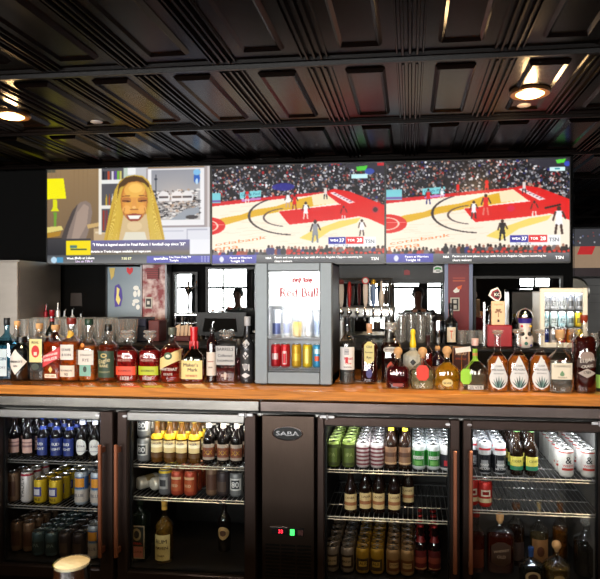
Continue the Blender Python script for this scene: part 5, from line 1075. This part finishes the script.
# cream tap with arrowhead, on a red base
Y = 3.66; k = zc_of(498, Y)/F
t = thing('novelty_tap', 'cream wooden beer tap with a tree print and a white-edged arrowhead on top', 'beer tap', (X_at(498, Y), Y, LZ))
def QQ(u, v): return ((u-498)*k, CAMZ-(v-CV)*k-LZ)
a, b = QQ(487, 346), QQ(511, 325); MB().bbox(a[0], b[0], -.03, .06, .001, b[1], mat('red_box', (150, 26, 36), .4), .005).build('red_base', t)
a, b = QQ(491.3, 325), QQ(504.5, 301); q = MB(); q.bbox(a[0], b[0], -.014, .014, a[1], b[1], mat('cream_wood', (222, 196, 158), .5, noise=.15, scale=20), .003)
tm = col((150, 112, 84)); cx, cz = QQ(498, 312)
q.prism([(cx-.003, cz-.03), (cx+.003, cz-.03), (cx+.002, cz), (cx-.002, cz)], -.0155, -.0142, tm)
for (dx, dz, r) in ((0, .008, .011), (-.014, 0, .008), (.014, 0, .008), (-.008, .014, .008), (.008, .014, .008)): 
    n0 = len(q.v); q.loft([(0, r, r*.7, 2), (.0012, r, r*.7, 2)], tm, 10)
    for i in range(n0, len(q.v)): x, y, z = q.v[i]; q.v[i] = (x+cx+dx, -.0155+z, y+cz+dz)
text(q, 'Lagunita', cx, QQ(0, 304.5)[1], .05, -.0145, tm); q.prism([(cx-.006, cz-.06), (cx+.007, cz-.058), (cx+.006, cz-.045), (cx-.005, cz-.043)], -.0155, -.0142, col((60, 40, 34))); q.build('tap_block', t)
def ar(s): return [QQ(498+(x-498)*s-.5, 294.5+(y-294.5)*s) for x, y in ((489, 295.5), (491.5, 290), (498, 287.3), (501, 292), (501.6, 297), (499, 301.5), (495, 300.5))]
q = MB(); q.prism(ar(1), -.008, .006, M_WHITE); q.prism(ar(.78), -.011, -.008, col((130, 24, 40))); q.prism(ar(.5), -.0125, -.011, M_BLACK); ax, az = QQ(497, 294.5); text(q, 'KC', ax, az, .034, -.0132, M_WHITE, bold=.001); q.build('arrowhead', t)
a, b = QQ(485.5, 346), QQ(488, 302); o = MB().bbox(a[0]-X_at(0, 0), b[0], -.0, .02, .001, b[1], M_ALU, .002).build('menu_stand', loc=(X_at(498, Y)-.012, Y+.01, LZ)); tag(o, 'thin upright silver panel standing beside the cream beer tap', 'stand')
# skull painted figure
Y = 3.62; k = zc_of(525, Y)/F; zz = lambda v: CAMZ-(v-CV)*k-LZ
t = thing('novelty_tap', 'white skull-painted figure with purple crown and chrome dome on top', 'beer tap', (X_at(525, Y), Y, LZ))
MB().loft([(0.001, .03, .03, 2), (zz(346), .045, .035, 2), (zz(338), .048, .04, 2), (zz(331), .03, .028, 2), (zz(327), .036, .032, 2), (zz(320), .034, .03, 2), (zz(317), .02, .02, 2)], mat('white_ceramic', (226, 220, 216), .3), 22).build('figure_body', t)
q = MB(); pp = MB()
zc0 = zz(323)
n_ = 6; 
for kq in range(10):
    a = -PI/2+(kq-4.5)*.36; a2 = a+.18; a3 = a+.36; r = .037
    q.add([(r*math.cos(a), r*math.sin(a), zz(323)), (r*math.cos(a3), r*math.sin(a3), zz(323)), (r*1.12*math.cos(a3), r*1.12*math.sin(a3), zz(318.5)), (r*1.2*math.cos(a2), r*1.2*math.sin(a2), zz(315)), (r*1.12*math.cos(a), r*1.12*math.sin(a), zz(318.5))], [(0, 1, 2, 3, 4)], mat('purple_crown', (50, 36, 140), .4))
q.build('purple_crown', t)
q = MB(); q.lathe([(.048, zz(318)), (.05, zz(317)), (.046, zz(313)), (.034, zz(310)), (.012, zz(308.3)), (.0005, zz(308))], M_CHROME, 26, cap=True); q.build('chrome_dome', t)
q = MB()
for (u, v, r, rgb) in ((521.5, 333.5, 2.2, K_), (528.5, 333.5, 2.2, K_), (525, 337.5, 1.1, K_), (521, 326, 1.3, (200, 40, 60)), (529.5, 326, 1.3, (230, 190, 40)), (525, 343, 1.8, (60, 120, 110)), (520, 345, 1.2, (200, 60, 60)), (530, 345, 1.2, (60, 60, 150))):
    n0 = len(q.v); q.loft([(0, r*k, r*k, 2), (.004, r*k*.8, r*k*.8, 2)], col(rgb), 12)
    yy = -math.sqrt(max(.041**2-((u-525)*k)**2, 1e-6))+.002 if v > 330 else -.030
    for i in range(n0, len(q.v)): x, y, z = q.v[i]; q.v[i] = (x+(u-525)*k, yy-z, y+zz(v))
q.build('painted_face', t)
X, Y_, zc = on_plane(534, 345.5, LZ)
bottle('liqueur_bottle', 'small yellow and dark bottle peeping out behind the skull-painted figure', 534, 343.5, 26, 8, shape(.5, .7, .4), glassm=mat('brown_glossy', (50, 26, 16), .2), cap=('cap', .84, (210, 180, 50)), labels=[(.2, .45, .8, 'rect', (210, 180, 60))], plane=LZ)

# ------------------------------------------------------------------ silver mini fridge on the worktop
X, Y, zc = on_plane(293, 386, 1.05); k = zc/F
W = 78.5*k; Ht = 123.5*k; M_SILV = mat('silver_paint', (112, 119, 124), .45, .3)
t = thing('mini_fridge', 'silver mini fridge of energy drink cans on the wooden worktop', 'fridge', (X, Y, 1.05), .0)
def FF(u, v): return ((u-293)*k, (386-v)*k)
D = .30; z0 = .008; q = MB()
q.box(-W/2, -W/2+.012, .03, D, z0, Ht, M_BLACK); q.box(W/2-.012, W/2, .03, D, z0, Ht, M_BLACK); q.box(-W/2, W/2, .03, D, Ht-.012, Ht, M_BLACK); q.box(-W/2, W/2, .03, D, z0, z0+.04, M_BLACK); q.box(-W/2, W/2, D-.012, D, z0, Ht, M_BLACK); q.build('cabinet', t)
q = MB(); i_ = col((216, 218, 222), .5); q.box(-W/2+.013, -W/2+.018, .03, D-.02, z0+.05, Ht-.02, i_); q.box(W/2-.018, W/2-.013, .03, D-.02, z0+.05, Ht-.02, i_); q.box(-W/2+.013, W/2-.013, D-.02, D-.015, z0+.05, Ht-.02, i_); q.box(-W/2+.013, W/2-.013, .03, D-.02, z0+.045, z0+.05, i_); q.build('white_liner', t)
ga, gb = FF(267, 372), FF(320, 271); q = MB()
q.bbox(-W/2, ga[0], 0, .03, z0, Ht, M_SILV, .004); q.bbox(gb[0], W/2, 0, .03, z0, Ht, M_SILV, .004); q.bbox(ga[0]-.001, gb[0]+.001, 0, .03, gb[1], Ht, M_SILV, .004); q.bbox(ga[0]-.001, gb[0]+.001, 0, .03, z0, ga[1], M_SILV, .004); d = q.build('door', t)
MB().box(ga[0], gb[0], .012, .016, ga[1], gb[1], M_PANE).build('glass_pane', d)
a, b = FF(267.5, 306), FF(319.5, 271.5); q = MB(); q.box(a[0], b[0], .020, .03, a[1], b[1], mat('lit_header', (250, 250, 250), .4, emit=.9)); hd = q.build('lit_header', t)
q = MB(); rdm = col((176, 20, 40), .5); cx, cz = FF(302, 292.5); text(q, 'Red Bull', cx-.02, cz, 38*k, .0186, rdm, bold=.004, height=9.5*k)
bx, bz = FF(307, 281)
def bull(s, ox): return [(ox+s*x*k*.62, bz+z*k*.62) for x, z in ((-9, -1), (-7, 4), (-3, 5), (2, 4), (5, 6), (8, 5), (7, 3), (9, 1), (6, 0), (5, -4), (3, -5), (2, -2), (-3, -1), (-5, -5), (-7, -5), (-6, -1))]
q.prism(bull(1, bx-.052), .0176, .0196, rdm); q.prism(bull(-1, bx), .0176, .0196, rdm)
q.build('red_lettering', hd, smooth=False)
for (v, yy) in ((340.5, .045), (370.5, .045)):
    q = MB(); zz_ = FF(0, v)[1]
    for y in (.04, .26): q.tube([(ga[0]-.012, y, zz_), (gb[0]+.012, y, zz_)], .0025, M_WIRE, 6)
    for y in (.04,): q.tube([(ga[0]-.012, y, zz_+.012), (gb[0]+.012, y, zz_+.012)], .0016, M_WIRE, 6)
    for i in range(16): x = ga[0]-.01+(gb[0]-ga[0]+.02)*i/15; q.tube([(x, .04, zz_), (x, .26, zz_)], .0014, M_WIRE, 5)
    q.build('wire_shelf', t)
for s in (-1, 1):
    for y in (.05, .26): MB().box(s*(W/2-.05), s*(W/2-.02), y-.012, y+.012, 0, z0+.001, M_BLACK).build('foot', t)
area('fridge_lamp', (X, Y+.05, 1.05+FF(0, 308)[1]-.004), (math.radians(20), 0, 0), .16, .02, .35)
area('fridge_lamp', (X, Y+.27, 1.05+FF(0, 306)[1]), (math.radians(-35), 0, 0), .16, .02, .3)
def energy(rgb, deco, u, v, hp, wp, label, y=.075, dy=0):
    h = hp*k; r = wp*k/2; p = make_can(rgb, deco, [], h=h, r=r, label=label, group='energy drink cans in the silver mini fridge', cat='can', name='energy_drink_can'); p.location = (X+FF(u, 0)[0], Y+y+dy, 1.05+FF(0, v)[1]+.003); return p
sil = (206, 212, 222)
cans = [(272.5, 338.5, 'pale silver-blue can, nearest the hinge side', sil, [(.1, .5, (90, 100, 150), 1.0)]), (283.5, 338.5, 'pale silver-blue can, beside the short gold can', sil, [(.15, .5, (110, 120, 170), .9)]), (306, 338.5, 'white can with faint grey band', (232, 232, 236), [(.2, .5, (180, 186, 200), .9)]), (315.5, 338.5, 'pale blue can at the shelf end', (206, 216, 230), [(.1, .6, (120, 140, 180), 1)])]
for (u, v, l_, rgb, de) in cans: energy(rgb, de, u, v, 28, 9.6, 'upper shelf %s, in the silver mini fridge' % l_, y=.09)
energy((212, 170, 34), [(.3, .6, (226, 196, 90), .8)], 294.5, 338.5, 16, 9.6, 'short gold can alone at the front of the upper shelf, in the mini fridge')
for (u, l_, rgb, de) in ((272, 'red can beside the hinge', (190, 30, 40), [(.35, .6, (226, 190, 190), .7)]), (282, 'red can with white script', (196, 30, 40), [(.15, .7, (220, 170, 170), .5), (.2, .6, (190, 40, 50), .35)]), (293.7, 'gold can', (204, 160, 34), [(.3, .6, (226, 190, 70), .8)]), (305, 'yellow can with pale front', (222, 186, 30), [(.2, .8, (236, 210, 110), .5)]), (315.5, 'bright blue can with an orange spot', (60, 150, 200), [(.3, .5, (220, 90, 60), .5), (.6, .8, (200, 230, 240), .6)])):
    energy(rgb, de, u, 370, 24.5, 10, 'lower shelf %s, in the silver mini fridge' % l_)

# ------------------------------------------------------------------ white mini fridge on the ledge
X, Y, zc = on_plane(564, 348, LZ); k = zc/F; W = 46*k; Ht = 60*k
t = thing('mini_fridge', 'small white mini fridge packed with slim cans, on the black ledge', 'fridge', (X, Y, LZ), .0)
M_WF = mat('white_enamel', (226, 224, 212), .35); q = MB(); q.box(-W/2, -W/2+.02, .02, .24, 0, Ht, M_WF); q.box(W/2-.02, W/2, .02, .24, 0, Ht, M_WF); q.box(-W/2, W/2, .02, .24, Ht-.02, Ht, M_WF); q.box(-W/2, W/2, .02, .24, 0, .02, M_WF); q.box(-W/2, W/2, .22, .24, 0, Ht, M_WF); q.build('cabinet', t)
q = MB(); fr = .026; q.bbox(-W/2, -W/2+fr, 0, .02, 0, Ht, M_WF); q.bbox(W/2-fr, W/2, 0, .02, 0, Ht, M_WF); q.bbox(-W/2+fr-.001, W/2-fr+.001, 0, .02, Ht-.03, Ht, M_WF); q.bbox(-W/2+fr-.001, W/2-fr+.001, 0, .02, 0, .03, M_WF); d = q.build('door', t); MB().box(-W/2+fr, W/2-fr, .008, .011, .03, Ht-.03, M_PANE).build('glass_pane', d)
shz = [Ht*.05+.004, Ht*.345, Ht*.63]
for z in shz[1:]:
    q = MB(); q.box(-W/2+.021, W/2-.021, .024, .21, z-.006, z, mat('shelf_grey', (70, 72, 76), .4)); q.build('shelf', t)
MB().box(-W/2+.03, W/2-.03, .024, .04, Ht-.034, Ht-.022, mat('led_strip2', (235, 240, 255), .4, emit=5)).build('light_strip', t)
area('fridge_lamp', (X, Y+.05, LZ+Ht-.036), (math.radians(15), 0, 0), .16, .02, .6)
area('fridge_lamp', (X, Y+.023, LZ+Ht*.6), (math.radians(65), 0, 0), .16, .02, .25)
SLIM = {}
rows = [[(196, 202, 214)]*5, [(150, 196, 206), (196, 214, 216), (130, 190, 206), (180, 206, 214), (220, 190, 40)], [(50, 70, 160), (206, 200, 200), (190, 60, 60), (200, 120, 40), (222, 196, 40)]]
cn = [['silver', 'silver', 'silver', 'silver', 'silver'], ['teal', 'pale', 'teal', 'pale', 'yellow'], ['dark blue', 'white', 'red', 'orange', 'yellow']]
for r_ in range(3):
    for i in range(5):
        rgb = rows[2-r_ if False else r_][i]; z = shz[2-r_]+.001; x = -W/2+.038+i*(W-.076)/4; hgt = Ht*.255
        p = make_can(rgb, [(.25, .6, tuple(int(c*.55) for c in rgb), .7)], [], h=hgt, r=.0215, label='%s slim can, %s from the tap side, %s shelf of the white mini fridge' % (cn[r_][i], names[i], ['upper', 'middle', 'lower'][r_]), group='slim cans in the white mini fridge', name='drink_can')
        p.location = (X+x, Y+.05, LZ+z)
# round metal tray behind it
o = MB().lathe([(.001, 0), (.104, .0), (.118, -.015), (.124, -.012), (.106, .008), (.001, .008)], mat('dark_bronze', (96, 92, 84), .3, .8), 40).build('round_tray', loc=(X_at(574, 4.9), 4.9, Z_at(574, 292, 4.9))); o.rotation_euler = (PI/2, 0, 0); tag(o, 'round dark metal tray hanging behind the white mini fridge', 'tray')
MB().tube([(0, .12, .0), (0, H-Z_at(574, 292, 4.9), 0)], .003, M_CHROME).build('hanging_wire', o)

# ------------------------------------------------------------------ liquor in the bottom of the coolers
zb_ = ZI0+.012
def lowb(name, label, u, Y, hp, wp, sh_, **kw):
    v = CV+(CAMZ-zb_)*F/zc_of(u, Y); bottle(name, label, u, v, hp, wp, sh_, plane=zb_, **kw)
lowb('liqueur_bottle', 'square dark green herbal liqueur bottle, bottom of the second glass door', 140, 2.86, 60, 18, shape(.72, .82, .34, n=7, d=.8), glassm=mat('herbal_green', (12, 20, 12), .12, coat=.4), cap=('cap', .9, (20, 30, 20)), labels=[(.04, .58, .86, 'rect', (170, 150, 120)), (.06, .56, .78, 'rect', (22, 30, 22)), (.33, .54, .5, 'ell', (150, 130, 90)), (.06, .24, .72, 'rect', (196, 120, 100)), (.37, .5, .3, 'ell', (30, 26, 20))], texts=[('HERBAL', 0, .29, .6, (190, 60, 50)), ('LIQUEUR', 0, .15, .6, (90, 40, 30))])
lowb('wine_bottle', 'golden bottle with a long pale label, bottom of the second glass door', 164.5, 2.84, 63, 18, shape(.55, .72, .3), liq=(150, 112, 40), fill_=.7, cap=('foil', .82, (190, 150, 70)), labels=[(.06, .46, .85, 'rect', (214, 200, 140))], texts=[('RUM', 0, .36, .6, (60, 40, 30)), ('HAVEN', 0, .26, .7, (60, 40, 30)), ('DARK', 0, .14, .4, (90, 70, 40))])
lowb('wine_bottle', 'dark bottle with a small cream oval label, alone in the second glass door', 224.5, 3.0, 60, 12.5, shape(.5, .66, .36), glassm=mat('dark_wine', (18, 12, 12), .12, coat=.4), cap=('foil', .84, (60, 30, 34)), labels=[(.2, .42, .9, 'ell', (190, 160, 110)), (.26, .36, .5, 'ell', (90, 60, 40))])
for (u, Y, hp, wp, s_, kw, l_) in (
    (476, 2.92, 60, 17, whis, dict(liq=(130, 40, 16), fill_=.6, cap=('cap', .9, (150, 40, 30)), labels=[(.1, .4, .8, 'rect', (110, 50, 30))]), 'amber bottle with rust label beside the door frame, bottom of the fourth glass door'),
    (500, 2.93, 57, 27, shape(.66, .8, .24, n=4, d=.6), dict(liq=(110, 34, 14), fill_=.62, cap=('cork', .88), labels=[(.14, .55, .7, 'oct', (66, 44, 34))], texts=[('WHISKEY', 0, .4, .55, (180, 160, 140), .15), ('OLD', 0, .3, .3, (180, 160, 140))]), 'broad whiskey flask with a dark crest, bottom of the fourth glass door'),
    (516, 3.02, 60, 17, whis, dict(liq=(60, 30, 20), fill_=.6, cap=('cap', .9, (90, 60, 40)), labels=[(.1, .4, .8, 'rect', (60, 46, 44))]), 'dull brown bottle behind the broad whiskey flask, fourth glass door'),
    (531, 2.83, 35, 24, shape(.5, .72, .2), dict(liq=(60, 70, 66), fill_=.5, cap=('foil', .74, (40, 70, 130)), labels=[(.1, .44, .6, 'ell', (196, 180, 150)), (.16, .38, .4, 'ell', (60, 40, 40))]), 'round bottle with a blue neck and oval label, fourth glass door'),
    (539, 3.0, 64, 18, shape(.56, .72, .22), dict(liq=(130, 110, 70), fill_=.5, cap=('foil', .8, (170, 150, 110)), labels=[(.12, .46, .85, 'rect', (150, 110, 70)), (.2, .36, .4, 'ell', (90, 50, 30))]), 'tall long-necked bottle with a tan label, fourth glass door'),
    (556.5, 2.84, 42, 27, shape(.4, .66, .16, .8), dict(liq=(150, 120, 60), fill_=.4, cap=('ball', .78), labels=[(.1, .3, .4, 'ell', (170, 150, 110))]), 'squat bottle with a round orange cork, bottom of the fourth glass door'),
    (560, 3.02, 62, 15, whis, dict(liq=(150, 90, 30), fill_=.6, cap=('foil', .84, (120, 80, 50))), 'tall amber bottle behind the orange-corked one, fourth glass door'),
    (586.5, 2.95, 57, 24, shape(.55, .76, .26, .86, n=3), dict(liq=(90, 84, 76), fill_=.5, cap=('crystal', .86)), 'clear decanter with a glass stopper, bottom of the fourth glass door')):
    lowb('liquor_bottle', l_, u, Y, hp, wp, s_, **kw)

# ------------------------------------------------------------------ front counter with a glass of stout
o = MB().bbox(-6.2, 3.6, .95, 1.58, .56, .60, mat('counter_wood', (90, 52, 30), .3, noise=.3, scale=8, aniso=(.7, 6, 6), coat=.4)).build('front_counter'); tag(o, 'brown wooden drinkers counter in front of the camera, holding a glass of stout', 'counter')
MB().box(-6.15, 3.55, 1.35, 1.5, 0, .56, mat('counter_panel', (40, 26, 20), .6)).build('front_panel', o)
Yp = 1.44; Xp = X_at(72, Yp); t = thing('pint_of_stout', 'glass of black stout with a cream head', 'drink', (Xp, Yp, .6005)); gz = Z_at(72, 562, Yp)-.60
MB().lathe([(.029, 0), (.033, .01), (.045, gz*.8), (.0445, gz), (.0432, gz), (.042, gz*.75), (.030, .012), (.0005, .012)], M_CLEAR, 32, cap=False).build('glass_body', t)
MB().lathe([(.0005, .0125), (.0295, .0125), (.0418, gz*.78), (.0425, gz-.008), (.0005, gz-.008)], mat('stout', (8, 5, 4), .2), 32, cap=False).build('stout', t)
MB().lathe([(.0005, gz-.0078), (.0424, gz-.0078), (.0428, gz-.004), (.036, gz+.001), (.0005, gz+.002)], mat('cream_foam', (238, 226, 186), .8, noise=.08, scale=90, bump=.3), 32, cap=False).build('foam_head', t)

# ------------------------------------------------------------------ people on the drinkers' side, seen in the mirrors
M_SKIN = mat('skin', (150, 104, 84), .6)
def skin(name, par, verts, edges, m, sub=2):
    me = bpy.data.meshes.new(name); me.from_pydata([v[:3] for v in verts], edges, []); me.materials.append(m)
    o = bpy.data.objects.new(name, me); COL.objects.link(o); o.parent = par
    md = o.modifiers.new('skin', 'SKIN'); md.use_smooth_shade = True
    for i, v in enumerate(verts):
        me.skin_vertices[0].data[i].radius = (v[3], v[4] if len(v) > 4 else v[3]); me.skin_vertices[0].data[i].use_root = (i == 0)
    s = o.modifiers.new('sub', 'SUBSURF'); s.levels = sub; s.render_levels = sub; return o
def seated(name, label, loc, rz, shirt, hair, phone=False):
    t = thing(name, label, 'person', loc, rz)
    # faces +Y in its own frame; seat height .72
    hz = .74; rh = (.19, .34, 1.02) if not phone else (.07, .44, 1.24); lh = (-.19, .34, 1.02) if not phone else (-.05, .43, 1.22)
    V = [(0, 0, hz, .15, .12), (0, -.01, hz+.2, .145, .10), (0, -.02, hz+.42, .17, .10), (0, 0, hz+.53, .06, .06), (0, .01, hz+.6, .052, .055), (0, .03, hz+.67, .07, .085), (0, .02, hz+.76, .075, .095), (0, .01, hz+.82, .05, .06)]
    E = [(i, i+1) for i in range(7)]
    for s, hd in ((1, rh), (-1, lh)):
        o0 = len(V); V += [(s*.17, -.01, hz+.46, .06), (s*.24, .1 if phone else .05, hz+.26, .048), (hd[0], hd[1]-.05, hd[2], .032), (hd[0], hd[1]+.02, hd[2]+.02, .034, .018)]
        E += [(2, o0), (o0, o0+1), (o0+1, o0+2), (o0+2, o0+3)]
        h0 = o0+3
        for f in range(4):
            b = len(V); dx = (-.024+.016*f)*s; L = (.036, .044, .046, .038)[f]
            V += [(hd[0]+dx, hd[1]+.05, hd[2]+.03, .009), (hd[0]+dx*1.1, hd[1]+.05+L*.7, hd[2]+.025, .008), (hd[0]+dx*1.1, hd[1]+.05+L, hd[2]+.0, .007)]; E += [(h0, b), (b, b+1), (b+1, b+2)]
        b = len(V); V += [(hd[0]-s*.035, hd[1]+.02, hd[2]+.035, .01), (hd[0]-s*.04, hd[1]+.055, hd[2]+.045, .008)]; E += [(h0, b), (b, b+1)]
        o1 = len(V); V += [(s*.1, .04, hz-.01, .09), (s*.14, .42, hz+.0, .065), (s*.14, .44, hz-.38, .045), (s*.14, .5, hz-.42, .04, .035), (s*.14, .6, hz-.43, .035, .025)]; E += [(0, o1), (o1, o1+1), (o1+1, o1+2), (o1+2, o1+3), (o1+3, o1+4)]
    body = skin('body', t, V, E, M_SKIN)
    sm = mat('cloth_%d_%d_%d' % shirt, shirt, .8)
    V2 = [(0, 0, hz-.02, .17, .14), (0, -.01, hz+.2, .165, .12), (0, -.02, hz+.42, .19, .12), (0, 0, hz+.5, .09, .08)]; E2 = [(0, 1), (1, 2), (2, 3)]
    for s in (1, -1): o0 = len(V2); V2 += [(s*.18, -.01, hz+.46, .075), (s*.245, .09 if phone else .05, hz+.27, .062), (s*.22, .17, hz+.27, .056)]; E2 += [(2, o0), (o0, o0+1), (o0+1, o0+2)]
    skin('shirt', t, V2, E2, sm)
    V3 = [(0, 0, hz-.02, .16, .13)]; E3 = []
    for s in (1, -1): o0 = len(V3); V3 += [(s*.1, .06, hz-.01, .10), (s*.14, .42, hz, .078), (s*.14, .44, hz-.34, .06)]; E3 += [(0, o0), (o0, o0+1), (o0+1, o0+2)]
    skin('trousers', t, V3, E3, mat('dark_denim', (24, 28, 40), .8))
    hm = mat('hair_%d' % hair[0], hair, .7); q = MB(); cx, cz = 0, hz+.765
    q.loft([(cz-.06, .088, .06, 2), (cz, .092, .10, 2), (cz+.05, .085, .10, 2), (cz+.09, .05, .07, 2), (cz+.105, .01, .015, 2)], hm, 18, 0, -.015); q.build('hair', t)
    q = MB()
    for s in (-1, 1):
        q.loft([(cz-.035, .008, .012, 2), (cz-.01, .012, .018, 2), (cz+.015, .008, .012, 2)], M_SKIN, 10, s*.086, .0)
        q.loft([(cz-.012, .010, .004, 2), (cz-.006, .012, .006, 2), (cz, .010, .004, 2)], K2, 10, s*.03, .113)
    q.loft([(cz-.05, .014, .016, 2), (cz-.04, .014, .018, 2), (cz-.01, .007, .008, 2)], M_SKIN, 10, 0, .118)
    q.loft([(cz-.075, .024, .005, 2), (cz-.068, .026, .008, 2), (cz-.06, .022, .005, 2)], mat('lips', (140, 70, 66), .5), 12, 0, .108); q.build('face', t)
    return t
K2 = mat('eye_dark', (20, 16, 16), .3)
def stool(label, loc):
    t = thing('bar_stool', label, 'stool', loc); MB().lathe([(.0005, .54), (.17, .54), (.18, .56), (.17, .585), (.0005, .59)], M_BLACK, 28, cap=False).build('seat', t)
    for s in (-1, 1):
        for r in (-1, 1): MB().tube([(s*.12, r*.12, .54), (s*.2, r*.2, 0)], .014, M_STEELD).build('leg', t)
    q = MB(); q.tube([(.17*math.cos(a), .17*math.sin(a)+0, .28) for a in [2*PI*i/20 for i in range(21)]], .009, M_STEELD); q.build('foot_ring', t)
Yr = -1.35; yv = 2*(YB-.02)-Yr
stool('round black bar stool under the person in the grey shirt', (X_at(238, yv), Yr, 0))
seated('person', 'person in a grey shirt with short dark hair seated on a bar stool, reflected', (X_at(238, yv), Yr, 0), 0, (60, 62, 66), (24, 20, 18))
stool('round black bar stool under the person photographing the bar', (.12, -.62, 0))
seated('person', 'person in a black shirt seated facing the bar, hands raised to take a photograph', (.12, -.62, 0), 0, (16, 16, 18), (30, 22, 18), phone=True)
